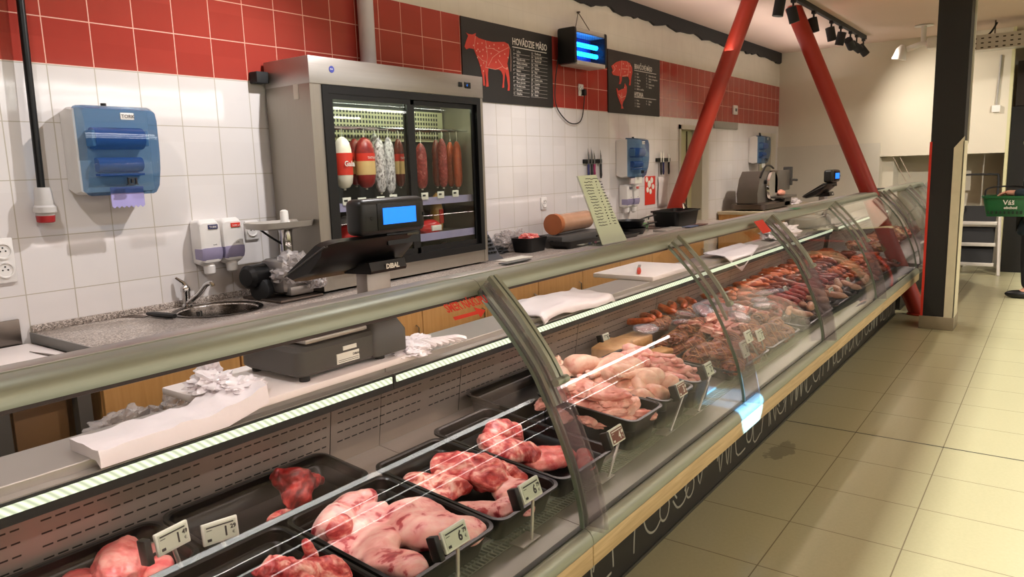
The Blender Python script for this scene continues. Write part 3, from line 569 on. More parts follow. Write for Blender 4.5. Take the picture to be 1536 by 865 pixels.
def salami(px,top,bot,wpx,kind,y,label,lab=None,grp='salamis hanging in the steel fridge'):
    a=at('y',y,px,top); b=at('y',y,px,bot); r=wpx/2*((a-CAM).dot(AF))/FPX; x=(a.x+b.x)/2; z1,z0=a.z,b.z; L=z1-z0
    t=thing('salami',label,'salami',(x,y,z0),grp)
    pr=[(.006,0),(r*.55,.006),(r*.88,.03),(r,.07),(r*1.02,L*.4),(r*.97,L*.75),(r*.8,L*.88),(r*.5,L*.96),(.008,L)]
    M().lathe(pr,(x,y,z0),n=20).build('casing',SAL[kind],t)
    q=M(); q.tube([(x,y,z1-.004),(x+.004,y,z1+.02),(x,y,1.862)],.002,5); q.lathe([(.004,-.008),(.008,-.004),(.004,.004)],(x,y,z0-.002),n=8); q.build('string',PAPER,t)
    if lab:
        zz=z0+L*.5; M().lathe([(r*1.025,-.07),(r*1.03,-.065),(r*1.03,.05),(r*1.022,.055)],(x,y,zz),n=20).build('label_band',{'g':REDP,'b':mat('band_cream',rgb(214,180,120),.5)}[lab],t)
        if lab=='b': M().lathe([(r*1.035,0),(r*1.035,.045)],(x,y,zz+.01),n=20).build('band_print',REDP,t); text('TATRA',.02,(x-r*.6,y-r*1.04,zz+.022),(1,0,0),(0,0,1),INKW,'lettering',t)
        else: text('Gala',.042,(x-r*.75,y-r*1.04,zz-.02),(1,0,0),(0,0,1),INKW,'lettering',t,bold=.001)
    return t
salami(500,216,278,18,'white',-.16,'white salami half hidden at the left edge inside the fridge'); salami(515,205,283,27,'white',-.24,'thick white salami with a red band, in front at the fridge left side','g')
salami(533,208,278,20,'red',-.16,'dark red salami hanging behind the banded one in the fridge','b'); salami(548,206,282,29,'red',-.25,'thick dark red salami with red and cream band in the fridge','b')
salami(563,200,270,14,'mould',-.14,'white mould salami partly hidden behind two others'); salami(570,207,289,17,'mould',-.25,'white mould salami, the left one of the front pair in the fridge'); salami(584,206,290,17,'mould',-.25,'white mould salami, the right one of the front pair in the fridge')
salami(599,208,280,15,'dark',-.2,'dark salami with red band beside the middle door post','b'); salami(632,215,283,18,'speck',-.22,'single speckled red salami just right of the middle door post')
salami(655,210,280,14,'dark',-.19,'thin dark salami, left of the close pair in the right door'); salami(664,208,281,14,'speck',-.24,'thin speckled salami, right of the close pair in the right door')
salami(676,213,280,13,'orange',-.18,'orange salami, left of the last pair in the fridge'); salami(686,212,281,14,'orange',-.24,'orange salami with white band, last one at the fridge right side')
for px,py,c in ((520,302,PAPER),(543,302,REDP),(571,300,PAPER),(590,297,PAPER),(637,294,PAPER),(661,292,PAPER),(683,290,PAPER)):
    p=at('y',-.345,px,py); o=M().box(p.x-.03,p.x+.03,-.349,-.3435,p.z-.022,p.z+.022,.001).build('price_card',PAPER); tag(o,'small price card on the upper shelf rail inside the steel fridge','price card','price cards on the fridge shelf rail')
    M().box(p.x-.022,p.x+.004,-.3505,-.349,p.z-.002,p.z+.010).build('print',REDP if c is REDP else INK,o)
PK=mat('red_pack',rgb(196,40,40),.3,var=.1)
def pack(px,py,s,m,label,y=-.22,band=None,nm='sausage_pack',z0=None):
    p=at('y',y,px,py); q=M(); z0=1.2005; q.blob((p.x,p.y,z0+s[2]*.55),s,px,.08,1.2,4,.55); o=q.build(nm,m); tag(o,label,'packed meat')
    if band: M().box(p.x-s[0]*.4,p.x+s[0]*.5,p.y-s[1]*1.02,p.y-s[1]*.8,z0+s[2]*.3,z0+s[2]*.9,.004).build('pack_label',band,o)
pack(643,343,(.10,.07,.06),PK,'red and white packed sausage lying on the lower shelf of the fridge',-.26,PAPER); pack(655,325,(.045,.045,.16),mat('yellow_pack',rgb(200,150,70),.4),'yellow tubed pack standing on the lower shelf of the fridge',-.16,REDP); pack(525,352,(.12,.08,.07),PK,'red pack behind the scale display in the fridge',-.2,None); pack(520,335,(.09,.06,.10),BAG,'clear bag of meat behind the scale display in the fridge',-.12)
for i,(px) in enumerate((638,652,668,682,696)):
    p=at('y',-.24,px,374); o=M().blob((p.x,p.y,1.10),(.045,.05,.04),i,.1,1.3,3,.5).build('sausage_pack',[PK,mat('brown_pack',rgb(112,52,44),.4),PK,SAL['dark'],PK][i]); o.location.z=1.056; tag(o,['red pack nearest the middle post on the fridge floor','brown pack, second on the fridge floor','red pack, third in the row on the fridge floor','dark pack, fourth in the row on the fridge floor','red pack, last in the row on the fridge floor'][i],'packed meat')
o=M().box(2.50,2.575,-.07,-.002,2.10,2.16,.004).build('black_bracket',BLACKM); tag(o,'small black bracket on the tiles at the fridge upper left corner','bracket')
# ---------------------------------------------------------------- glass-fronted refrigerated counters
def dz(y): return .51+(y+2.30)*.096           # the product deck rises towards the staff side
GC=[(p.y,p.z) for p in smooth([(0,-2.085,1.207),(0,-2.142,1.15),(0,-2.20,1.088),(0,-2.286,.98),(0,-2.336,.89),(0,-2.380,.80),(0,-2.432,.665),(0,-2.457,.555),(0,-2.463,.50)],3)]
def offset(c,d):
    out=[]
    for i,(y,z) in enumerate(c):
        a=c[max(i-1,0)]; b=c[min(i+1,len(c)-1)]; t=Vector((b[0]-a[0],b[1]-a[1])).normalized(); out.append((y-t.y*d,z+t.x*d))
    return out
LEDGE=brushed('ledge_steel',rgb(126,122,114),.42,metal=.5)
RAILP=[(-1.90,1.226),(-1.90,1.24),(-1.975,1.2445),(-1.977,1.247),(-1.982,1.247),(-1.984,1.2448),(-2.045,1.2495),(-2.066,1.247),(-2.08,1.239),(-2.09,1.224),(-2.093,1.203),(-2.078,1.199),(-2.0,1.196)]
BUMP=[(-2.455,.44),(-2.455,.492),(-2.47,.494),(-2.486,.487),(-2.497,.472),(-2.501,.455),(-2.499,.446)]
CASEGLASS=clear('case_glass',(.975,.982,.978,1),0,f0=.015); TINT=clear('tinted_divider',(.91,.90,.91,1),.13,rgb(186,174,180),.03); LEDRAIL=led('rail_led',rgb(255,232,224),20); GLOSSB=mat('base_black',rgb(33,33,31),.45,var=.1); CHALK=mat('chalk',rgb(164,164,150),.9,var=.1); TUB=mat('tub_grey',rgb(86,86,82),.5,.5)
def perforated():
    t=NT('perforated_steel'); p=t.pbsdf(Roughness=.42,Metallic=.6); P=t.pos()
    fx=t.math('FRACT',t.math('DIVIDE',P[0],.034)); fz=t.math('FRACT',t.math('DIVIDE',t.math('SUBTRACT',P[2],.625),.036))
    bay=t.math('LESS_THAN',t.math('FRACT',t.math('DIVIDE',t.math('ADD',P[0],.27),.475)),.9)
    s=t.math('MULTIPLY',t.math('LESS_THAN',fx,.74),t.math('LESS_THAN',fz,.13)); s=t.math('MULTIPLY',t.math('MULTIPLY',s,bay),t.math('MULTIPLY',t.math('GREATER_THAN',P[2],.66),t.math('LESS_THAN',P[2],.795)))
    n=t.noise(t.obj(),3,4); b=t.mix(n.outputs[0],rgb(150,138,130),rgb(184,174,164)); t.l(t.mix(s,b,(.01,.01,.01,1)),p.inputs['Base Color'])
    t.l(t.math('MULTIPLY',t.math('SUBTRACT',1,s),.6),p.inputs['Metallic']); t.bump(n.outputs[0],p,.05,.004); return t.m
PERF=perforated()
def counter(x0,x1,label,joints,wood=True,wood_x1=None,seams=()):
    t=thing('display_counter',label,'refrigerated counter',((x0+x1)/2,-1.95,0),'glass-fronted refrigerated counters'); e=.0015; a,b=x0+e,x1-e
    M().box(a,b,-2.27,-1.44,0.0,.40).build('base_body',BLACKM,t,sharp=None); bp=M().box(a,b,-2.30,-2.27,.012,.40).build('base_panel',GLOSSB,t,sharp=None)
    M().box(a,b,-2.306,-2.27,0,.014).build('base_skirting',ALUD,t,sharp=None)
    M().prism([(-2.455,.40),(-2.455,.495),(-2.365,.502),(-2.365,.45),(-1.56,.50),(-1.42,.50),(-1.42,.40)],'x',a,b).build('insulated_tub',TUB,t,sharp=None)
    M().prism([(-2.462,.488),(-2.462,.4985),(-2.41,.5035),(-2.36,.507),(-2.355,.503),(-2.355,.49)],'x',a,b).build('front_ledge',LEDGE,t,sharp=None)
    q=M(); n=int((x1-x0)/.016); [q.box(a+.016*i,a+.016*i+.007,-2.352,-2.285,.492,.503) for i in range(n)]; q.box(a,b,-2.354,-2.350,.495,.5045); q.box(a,b,-2.322,-2.318,.494,.503); q.box(a,b,-2.286,-2.282,.49,.509); q.build('air_grille',ALU,t,sharp=None)
    q=M(); yy=[-2.283,-1.565]; q.prism([(yy[0],.49),(yy[0],dz(yy[0])),(yy[1],dz(yy[1])),(yy[1],.49)],'x',a,b); dk=q.build('product_deck',STEEL,t,sharp=None)
    bpan=M().prism([(-1.565,.56),(-1.568,.585),(-1.60,.815),(-1.585,.815),(-1.55,.56)],'x',a,b).build('perforated_back',PERF,t,sharp=None)
    q=M(); [q.prism([(-1.5686,.587),(-1.6006,.813),(-1.598,.813),(-1.566,.587)],'x',s-.0015,s+.0015) for s in seams]; 
    if seams: q.build('panel_seam',RUBBER,bpan,sharp=None)
    M().box(a,b,-1.545,-1.43,.40,.80).build('rear_body',ALUD,t,sharp=None)
    M().box(a,b,-1.665,-1.50,.815,.872).build('light_housing',BLACKM,t,sharp=None); M().box(a+.01,b-.01,-1.672,-1.665,.842,.866,.002).build('light_strip',LEDM,t,sharp=None)
    q=M(); q.box(a,b,-1.625,-1.40,.872,.90,.003); q.box(a,b,-1.66,-1.60,.870,.876); q.build('rear_shelf',STEEL,t,sharp=None)
    M().prism(RAILP,'x',a,b).build('top_rail',ALU,t,sharp=30); M().box(a,b,-1.974,-1.899,1.2405,1.2475,.0015).warp(lambda v:(v.x,v.y,v.z-(v.y+1.974)*.05)).build('rail_top_plate',STEEL,t); M().prism([(-2.088,1.194),(-2.086,1.2035),(-2.072,1.198),(-1.99,1.195),(-1.99,1.188),(-2.075,1.190)],'x',a,b).build('rail_gasket',mat('gasket_brown',rgb(58,36,34),.5),t,sharp=None)
    M().box(a+.02,b-.02,-2.03,-2.0,1.183,1.188).build('rail_light',LEDRAIL,t,sharp=None)
    M().prism(BUMP,'x',a,b).build('front_bumper',ALU,t,sharp=50); M().box(a,b,-2.4685,-2.452,.489,.5005).build('glass_gasket',RUBBER,t,sharp=None)
    if wood: M().box(a,(wood_x1 or x1)-e,-2.50,-2.458,.375,.4455,.005).build('wood_bumper',OAK,t)
    M().box(a,b,-2.457,-2.30,.385,.40).build('underside',ALUD,t,sharp=None)
    inner=offset(GC,-.007)
    for j0,j1 in zip(joints,joints[1:]): M().band(GC,inner,'x',j0+.004,j1-.004).build('curved_glass',CASEGLASS,t,sharp=60)
    for j in joints:
        s=1 if j<x1-.01 else -1; k=j+s*.006
        if j in (joints[0],joints[-1]) : k=j+s*.012
        sp=M(); cin=offset(GC,-.012); sp.band(cin,offset(GC,-.082),'x',k-.004,k+.004); sp=sp.build('divider_plate',TINT,t,sharp=60)
        M().band(offset(GC,.0012),offset(GC,-.012),'x',k-.004,k+.004).build('edge_seal',mat('seal_green',rgb(120,134,116),.35,.4),t,sharp=60)
        q=M(); q.band(offset(GC,-.03)[:14],offset(GC,-.042)[:14],'x',k-.007,k+.007); q.band(offset(GC,-.07)[:12],offset(GC,-.086)[:12],'x',k-.008,k+.008); pp=offset(GC,-.082)[11]; q.cyl((k-.02,pp[0],pp[1]),(k+.02,pp[0],pp[1]),.013,n=12); q.build('glass_arm',ALU,t,sharp=50)
    return t,bp
C1,B1=counter(-.66,1.84,'nearest glass counter holding pork and beef trays under the digital scale',[-.66,1.84],seams=(.31,1.60))
C2,B2=counter(1.84,4.70,'second glass counter holding chicken and smoked meat, ahead of the pork counter',[1.84,3.27,4.70],seams=(2.30,3.25,4.2))
C3,B3=counter(4.70,8.30,'third glass counter full of orange sausages ending at the slanted red tube',[4.70,6.30,8.30],seams=(5.5,6.8))
C4,B4=counter(8.56,11.4,'far glass counter beyond the slanted red tube, mostly behind the black column',[8.56,9.9,11.4],wood=False)
# chalk drawing along the black base
def chalk(parent,items):
    q=M()
    for x,lines in items:
        for L in lines:
            P=[Vector((x+a*.34,-2.302,.03+b*.34)) for a,b in L]
            q.tube(smooth(P,4) if len(P)>2 else P,.0052,6,flat=1,up=(0,1,0))
    for v in q.b.verts: v.co.y=-2.3005+(v.co.y+2.302)*.2
    q.build('chalk_drawing',CHALK,parent)
def arc(cx,cy,rx,ry,a0,a1,n=9): return [(cx+rx*math.cos(R(a0+(a1-a0)*i/n)),cy+ry*math.sin(R(a0+(a1-a0)*i/n))) for i in range(n+1)]
G={'D':[[(.0,.1),(.0,.9)],arc(0,.5,.45,.4,-90,90)],'A':[[(0,.1),(.25,.9),(.5,.1)],[(.1,.4),(.4,.4)]],'E':[[(.4,.9),(0,.85),(0,.15),(.4,.1)],[(0,.5),(.3,.5)]],'Y':[[(0,.9),(.2,.5)],[(.45,.9),(.2,.45),(.15,.08)]],'C':[arc(.3,.5,.3,.38,50,310)],'o':[arc(.2,.3,.14,.16,0,360)],'O':[arc(.3,.5,.28,.36,0,360)],'L':[[(0,.92),(0,.1),(.35,.12)]],'W':[[(0,.9),(.12,.1),(.28,.6),(.42,.1),(.55,.9)]],'N':[[(0,.1),(0,.9),(.35,.1),(.35,.9)]],'~':[arc(.2,.3,.2,.3,170,10),[(.4,.3),(.6,.8)]],'|':[[(0,.85),(.05,.15)]],'Q':[arc(.3,.55,.25,.3,-60,240),[(.05,.3),(.2,.15),(.4,.15),(.55,.3)]],'v':[[(0,.7),(.15,.2),(.35,.75)]],'M':[[(0,.1),(.06,.9),(.25,.35),(.44,.9),(.5,.1)]]}
def scribble(parent,x0,s,step=.25): chalk(parent,[(x0+i*step,G[c]) for i,c in enumerate(s) if c!=' '])
scribble(B1,1.2,'~Do',.22); scribble(B2,1.90,'D~E|YCoQov~WYEoLANQYW',.136); scribble(B3,4.74,'WNLCYMAoEWvDNLYCQWNMoEYLA',.138)
# ---------------------------------------------------------------- sticker on the glass
p=at('y',-2.19,672,468); t=text('SMER NÁKUPU',.042,at('y',-2.155,672,469),(1,0,0),(0,.68,.73),REDP,'glass_sticker',None,bold=.001,wide=.70); tag(t,'red direction lettering with an arrow stuck on the curved glass at the first joint','sticker')
a=at('y',-2.175,681,478); b=at('y',-2.175,728,466); q=M(); u=Vector((0,.68,.73)); b.y=a.y; b.z=a.z
n_=Vector((0,-.0006,.0004))
def flat(q,pts): 
    q.loops([[Vector(p)+n_ for p in pts],[Vector(p) for p in pts]])
flat(q,[a-u*.006,b-u*.006-Vector((.04,0,0)),b-u*.02-Vector((.04,0,0)),b,b+u*.02-Vector((.04,0,0)),b+u*.006-Vector((.04,0,0)),a+u*.006]); q.build('arrow',REDP,t,sharp=None)
p=at('y',-2.16,1140,345); o=M().box(p.x,p.x+.16,-2.163,-2.161,p.z-.02,p.z+.05).warp(lambda v:(v.x,v.y-(v.z-p.z)*-.8,v.z)).build('glass_sticker',REDP); tag(o,'red sticker on the curved glass below the rail at the second joint','sticker')
# ---------------------------------------------------------------- black display trays
def tray(x0,x1,yb,yf,label,h=.085):
    w,d=x1-x0,yb-yf; cy=(yb+yf)/2
    L=[rrect(0,0,w-.06,d-.06,.03,0),rrect(0,0,w-.03,d-.03,.04,h-.012),rrect(0,0,w,d,.045,h-.008),rrect(0,0,w,d,.045,h),rrect(0,0,w-.02,d-.02,.04,h+.001),rrect(0,0,w-.03,d-.03,.036,h-.003),rrect(0,0,w-.036,d-.036,.034,h*.62),rrect(0,0,w-.052,d-.052,.03,h*.56),rrect(0,0,w-.075,d-.075,.03,.010)]
    o=M().loops(L).build('meat_tray',TRAYM,loc=((x0+x1)/2,cy,dz(cy)+.002),rot=(math.atan(.096),0,0),sharp=40); tag(o,label,'tray'); return o
TR={}
for k,a in dict(A=(.30,.955,-1.585,-1.85,'black tray with pale pink pork strips at the left edge of the nearest counter'),B=(.965,1.545,-1.585,-1.85,'black tray holding two dark red pieces of beef, back row of the nearest counter'),B2=(.76,1.165,-1.862,-2.345,'black tray at the bottom edge with a rough pile of pink meat'),
  C=(1.175,1.565,-1.862,-2.345,'black tray with big pale pork legs behind the first 6.79 price label'),D=(1.572,1.905,-1.80,-2.345,'black tray with pork shoulder cuts behind the second 6.79 price label'),E=(1.912,2.265,-1.75,-2.345,'black tray with red pork ribs next to the first glass joint'),
  J=(2.30,2.98,-1.585,-1.86,'dark tray with a few chicken scraps in the back row behind the breasts'),F=(2.40,2.675,-1.88,-2.345,'black tray heaped with skinless chicken breasts',.135),G=(2.685,2.985,-1.80,-2.345,'black tray heaped with whole chicken legs',.135),H=(2.995,3.255,-1.84,-2.345,'black tray heaped with chicken wings beside the middle glass arm',.135)).items(): TR[k]=tray(*a)
for i,(x0,x1,lb) in enumerate(((3.50,4.06,'dark tray under the smoked ribs in the second counter'),(4.07,4.66,'dark tray under the smoked knuckles in the second counter'))): tray(x0,x1,-2.0,-2.345,lb,.06)
for i,(x0,x1) in enumerate(((4.76,5.5),(5.51,6.25),(6.36,7.25),(7.26,8.2))): tray(x0,x1,-1.98,-2.345,'dark tray under dark sausages in the third counter, %s'%['right behind the second joint','just before its middle glass arm','just after its middle glass arm','at its far end'][i],.05)
# ---------------------------------------------------------------- meat materials
PF=rgb(240,196,188); 
PORK=flesh('pork_leg',[(.36,rgb(158,46,56)),(.42,rgb(190,84,88)),(.455,rgb(232,158,154)),(.54,rgb(240,184,176)),(.7,rgb(246,218,204))],6,2.4,.34,.22,fine=.2); SHOULDER=flesh('pork_shoulder',[(.38,rgb(140,36,38)),(.46,rgb(184,72,66)),(.50,rgb(222,134,122)),(.58,rgb(240,196,178)),(.7,rgb(244,216,200))],7,2.8,.36,.35,fine=.25)
RIB=flesh('pork_rib',[(.36,rgb(140,28,34)),(.46,rgb(194,72,74)),(.53,rgb(222,122,114)),(.6,rgb(240,184,170)),(.72,rgb(244,208,194))],9,2.8,.33,.4,(1,.5,1),fine=.3); BEEF=flesh('beef',[(.36,rgb(78,8,12)),(.48,rgb(140,20,24)),(.58,rgb(184,46,42)),(.68,rgb(214,120,104))],8,2.5,.34,.25,fine=.25)
PINKS=flesh('pork_strip',[(.36,rgb(206,66,72)),(.48,rgb(232,116,114)),(.58,rgb(242,160,150)),(.7,rgb(246,200,188))],7,1.6,.32,.3,fine=.25); BREAST=flesh('chicken_breast',[(.36,rgb(214,128,118)),(.5,rgb(232,164,148)),(.66,rgb(240,196,176))],9,1,.26,.2); LEG=flesh('chicken_skin',[(.34,rgb(214,140,122)),(.47,rgb(230,184,162)),(.6,rgb(238,206,184)),(.75,rgb(236,214,170))],8,1.2,.32,.3)
WING=flesh('chicken_wing',[(.34,rgb(206,110,108)),(.48,rgb(230,166,156)),(.66,rgb(240,204,186))],10,1.2,.3,.3); SMOKE=flesh('smoked_meat',[(.34,rgb(58,22,14)),(.48,rgb(112,50,28)),(.62,rgb(150,80,48)),(.78,rgb(196,140,96))],9,2,.4,.5,sub=0); BACON=flesh('bacon',[(.36,rgb(130,46,40)),(.47,rgb(186,98,86)),(.56,rgb(222,168,150)),(.7,rgb(232,206,186))],9,1.5,.35,.3,(.4,1,2.5),sub=0)
CHEESE=flesh('smoked_block',[(.35,rgb(176,124,70)),(.65,rgb(214,172,116))],5,1,.45,.15,sub=0)
SO=flesh('sausage_orange',[(.36,rgb(140,52,22)),(.55,rgb(190,88,40)),(.72,rgb(214,128,72))],16,1,.3,.25,sub=0); SB=flesh('sausage_brown',[(.36,rgb(84,30,18)),(.55,rgb(136,58,32)),(.72,rgb(170,92,58))],16,1,.3,.25,sub=0); SR=flesh('sausage_red',[(.36,rgb(96,22,18)),(.55,rgb(150,44,34)),(.72,rgb(190,96,80))],20,1,.3,.25,sub=0); SD=flesh('sausage_dark',[(.4,rgb(30,16,14)),(.6,rgb(64,30,24)),(.75,rgb(110,66,54))],16,1,.28,.25,sub=0); SP=flesh('sausage_pale',[(.4,rgb(176,120,90)),(.6,rgb(206,160,130)),(.75,rgb(226,196,176))],14,1,.35,.2,sub=0)
def meat(name,px,py,z,size,rz,m,seed,label,cat='meat',amp=.2,freq=1.35,crease=.06,group=None,flat=.55,sub=5,tilt=(0,0)):
    c=at('z',z,px,py); q=M().blob((0,0,size[2]*flat),size,seed,amp,freq,sub,flat,rot=(tilt[0],tilt[1],0),crease=crease)
    o=q.build(name,m,loc=(0,0,0)); zmin=min(v.co.z for v in o.data.vertices); b=dz(c.y)+.012
    zz=max(b-zmin,c.z-size[2]*flat-size[2]) if False else b-zmin
    o.location=(c.x,c.y,zz); o.rotation_euler=(0,0,R(rz)); tag(o,label,cat,group); return o
def bone(o,p,r,m,name='bone_end'):
    q=M(); q.blob((0,0,0),r,3,.12,1.5,3,1.0); me=q.build(name,m,loc=(0,0,0)); me.parent=o; me.location=p; return me
BONEM=flesh('bone',[(.3,rgb(206,120,110)),(.6,rgb(236,206,190))],14,1,.35,.15)
# nearest counter, tray by tray
def cut(name,x,y,size,rz,m,seed,label,amp=.16,freq=.95,crease=.0,flat=.5,tilt=(0,0),lift=0,cat='meat',fine=.05,group=None):
    q=M().blob((0,0,0),size,seed,amp,freq,5,flat,rot=(tilt[0],tilt[1],0),crease=crease)
    off=Vector((seed*1.9,seed,3))
    for v in q.b.verts: v.co+=noise.noise_vector(v.co*30+off)*fine*.06+noise.noise_vector(v.co*75+off)*fine*.018
    o=q.build(name,m,loc=(0,0,0)); zmin=min(v.co.z for v in o.data.vertices); o.location=(x,y,dz(y)+.012+lift-zmin); o.rotation_euler=(0,0,R(rz)); return tag(o,label,cat,group)
def lump(name,x,y,parts,rz,m,seed,label,vox=.006,fine=.05,lift=0,cat='meat',sm=6,rough=.014):
    # several overlapping masses of flesh fused into one surface
    q=M()
    for i,(cx,cy,cz,rx,ry,rz_,a) in enumerate(parts): q.blob((cx,cy,cz),(rx,ry,rz_),seed+i,.12,.9,4,.75,rot=(0,0,R(a)))
    o=q.build(name,m,loc=(0,0,0)); md=o.modifiers.new('r','REMESH'); md.mode='VOXEL'; md.voxel_size=vox; md2=o.modifiers.new('s','SMOOTH'); md2.iterations=sm; md2.factor=.5
    dg=bpy.context.evaluated_depsgraph_get(); dg.update(); me=bpy.data.meshes.new_from_object(o.evaluated_get(dg)); o.modifiers.clear(); o.data=me; off=Vector((seed*1.9,seed,3))
    for v in me.vertices: v.co+=noise.noise_vector(v.co*11+off)*rough+noise.noise_vector(v.co*30+off)*fine*.07+noise.noise_vector(v.co*80+off)*fine*.02
    me.shade_smooth(); zmin=min(v.co.z for v in me.vertices); o.location=(x,y,dz(y)+.012+lift-zmin); o.rotation_euler=(0,0,R(rz)); return tag(o,label,cat)
cut('pork_strip',.57,-1.625,(.085,.055,.035),20,PINKS,1,'pale pink pork piece in the lower left corner of the picture')
cut('pork_strip',.705,-1.715,(.06,.12,.035),-14,PINKS,2,'long pale pink pork strip, left one behind the tilted price label'); cut('pork_strip',.81,-1.70,(.065,.13,.05),-30,PINKS,4,'pale pink pork strip leaning against the back of the first tray',lift=.015); cut('pork_strip',.87,-1.765,(.045,.085,.032),-30,PINKS,6,'small pink pork strip in front of the tilted price label')
lump('beef_piece',1.36,-1.70,[(0,0,.05,.06,.055,.055,0),(.05,.0,.035,.05,.045,.04,20),(-.03,.035,.07,.04,.03,.035,40),(-.05,-.03,.03,.05,.035,.03,-20)],15,BEEF,3,'dark red beef lump standing in the back tray of the nearest counter',fine=.12,rough=.03); lump('beef_piece',1.24,-1.785,[(0,0,.02,.05,.028,.022,0),(.07,.01,.015,.045,.018,.014,20),(-.06,-.01,.012,.05,.016,.012,10)],30,RIB,8,'light red strip of beef in front of the dark lump',fine=.12,rough=.02)
lump('beef_piece',1.43,-1.645,[(0,0,.025,.05,.035,.025,0),(.04,.0,.02,.03,.025,.02,0)],-20,BEEF,14,'small red beef offcut behind the dark lump',fine=.1,rough=.02)
lump('neck_bones',1.02,-2.10,[(0,0,.04,.09,.06,.045,30),(-.03,-.09,.04,.07,.08,.045,0),(.05,-.07,.05,.05,.09,.05,10),(.03,.06,.035,.06,.04,.035,60),(-.02,-.02,.08,.05,.09,.03,20)],10,RIB,5,'rough pile of pink neck meat in the tray at the bottom edge',fine=.16,rough=.03); lump('neck_bones',1.115,-2.07,[(0,0,.03,.022,.05,.035,0),(.005,.01,.075,.014,.022,.045,0)],0,RIB,11,'pointed pink meat piece standing at the right of the rough pile',fine=.1); cut('neck_bones',1.11,-2.25,(.04,.04,.03),0,PINKS,12,'small pale pink offcut at the bottom edge of the picture')
lump('pork_joint',1.265,-2.12,[(0,.03,.03,.07,.10,.035,0),(-.01,-.12,.035,.065,.10,.035,10),(.04,.0,.05,.06,.08,.03,-20)],0,PORK,21,'pale pork leg, left one in the tray with three legs'); lump('pork_joint',1.435,-2.17,[(0,0,.045,.10,.13,.05,0),(.03,-.12,.04,.065,.06,.04,0),(-.05,.06,.04,.07,.09,.04,20),(.06,.06,.05,.05,.10,.04,10)],10,PORK,22,'biggest pale pork leg in front, right behind the first 6.79 label',lift=.01)
L3_=lump('pork_joint',1.345,-1.955,[(-.07,0,.05,.075,.06,.055,20),(.02,.02,.045,.10,.055,.045,0),(.11,.0,.045,.04,.035,.04,0),(.0,-.06,.03,.12,.05,.03,0)],18,PORK,23,'pork leg with a cut red face at the back of its tray',lift=.01)
bone(L3_,(-.095,-.03,.055),(.045,.04,.042),RIB,'cut_face')
lump('pork_shoulder',1.65,-2.02,[(0,0,.03,.06,.11,.035,0),(-.02,.07,.04,.04,.05,.035,0),(.04,-.03,.045,.05,.09,.035,0)],-8,SHOULDER,31,'pork shoulder with fat stripes at the left of its tray',fine=.08); lump('pork_shoulder',1.77,-2.06,[(0,0,.055,.075,.13,.055,0),(.04,.06,.05,.05,.09,.05,0),(-.02,-.08,.05,.06,.08,.05,20)],16,RIB,32,'red rough pork shoulder, highest in the tray before the glass joint',fine=.13,lift=.015,rough=.02); lump('pork_shoulder',1.64,-2.22,[(0,0,.03,.05,.10,.035,0),(.01,-.07,.035,.05,.045,.04,0)],24,PORK,33,'pork shoulder with a round pale cut face in front of the tray'); lump('pork_shoulder',1.785,-2.25,[(0,0,.035,.08,.06,.04,0),(.03,.04,.04,.07,.05,.04,20),(-.05,-.02,.03,.05,.05,.03,0)],20,PORK,34,'pale pork shoulder behind the second 6.79 label'); cut('pork_shoulder',1.86,-2.15,(.035,.09,.06),0,SHOULDER,35,'dark red shoulder piece tucked behind the second 6.79 label',fine=.1)
lump('pork_ribs',2.12,-1.93,[(0,0,.05,.09,.05,.05,0),(.06,-.02,.04,.06,.05,.04,0)],8,RIB,41,'red rib slab at the back of the rib tray',fine=.1); lump('pork_ribs',1.995,-2.05,[(0,0,.05,.07,.10,.04,0),(-.04,.05,.07,.04,.05,.035,0),(.05,-.05,.04,.06,.06,.035,0)],-14,RIB,42,'long rib slab hanging over the left rim of the rib tray',fine=.1,lift=.02); lump('pork_ribs',2.09,-2.15,[(0,0,.03,.09,.07,.03,0),(.04,-.04,.03,.07,.06,.03,0)],10,PINKS,43,'flat pink rib slab seen through the tinted joint',fine=.1); lump('pork_ribs',2.175,-2.275,[(-.03,0,.03,.06,.034,.03,0),(.05,.01,.035,.05,.03,.032,0)],22,PINKS,44,'last pink rib strip in the front right corner of the rib tray',fine=.08)
cut('chicken_scrap',2.88,-1.70,(.075,.05,.07),20,LEG,51,'chicken piece with brown skin standing in the back tray',amp=.3,freq=1.3,flat=.7,fine=.1); cut('chicken_scrap',2.93,-1.77,(.07,.045,.035),0,LEG,52,'pale chicken piece lying beside the brown-skinned one'); cut('chicken_scrap',2.35,-1.77,(.05,.03,.03),0,LEG,53,'small brown chicken scrap alone in the back tray by the joint')
# heaps: one piece of each kind is modelled, the others are turned copies of it
def proto(name,q,m): o=q.build(name,m,loc=(0,0,0)); return o
def limb(path,rad,seed=0,n=14,flat=.85):
    P=smooth(path,4); rs=[]
    for i in range(len(P)):
        u=i/(len(P)-1)*(len(rad)-1); k=min(int(u),len(rad)-2); f=u-k; f=f*f*(3-2*f); rs.append(rad[k]*(1-f)+rad[k+1]*f)
    q=M().tube(P,rs,n,flat=flat); off=Vector((seed*2.3,seed,0))
    for v in q.b.verts: v.co+=noise.noise_vector(v.co*28+off)*.0035
    return q
FIRST={}
def put(src,key,loc,rot,label,cat,group,s=1):
    if key not in FIRST: FIRST[key]=1; o=src; o.location=loc; o.rotation_euler=rot; o.scale=(s,)*3
    else: o=dup(src,loc,rot,s)
    tag(o,label,cat,group); return o
rg=random.Random(11)
BR=[proto('chicken_breast',M().blob((0,0,.022),(.085,.055,.030),60+i,.16,1.4,4,.6,crease=.05),BREAST) for i in range(3)]
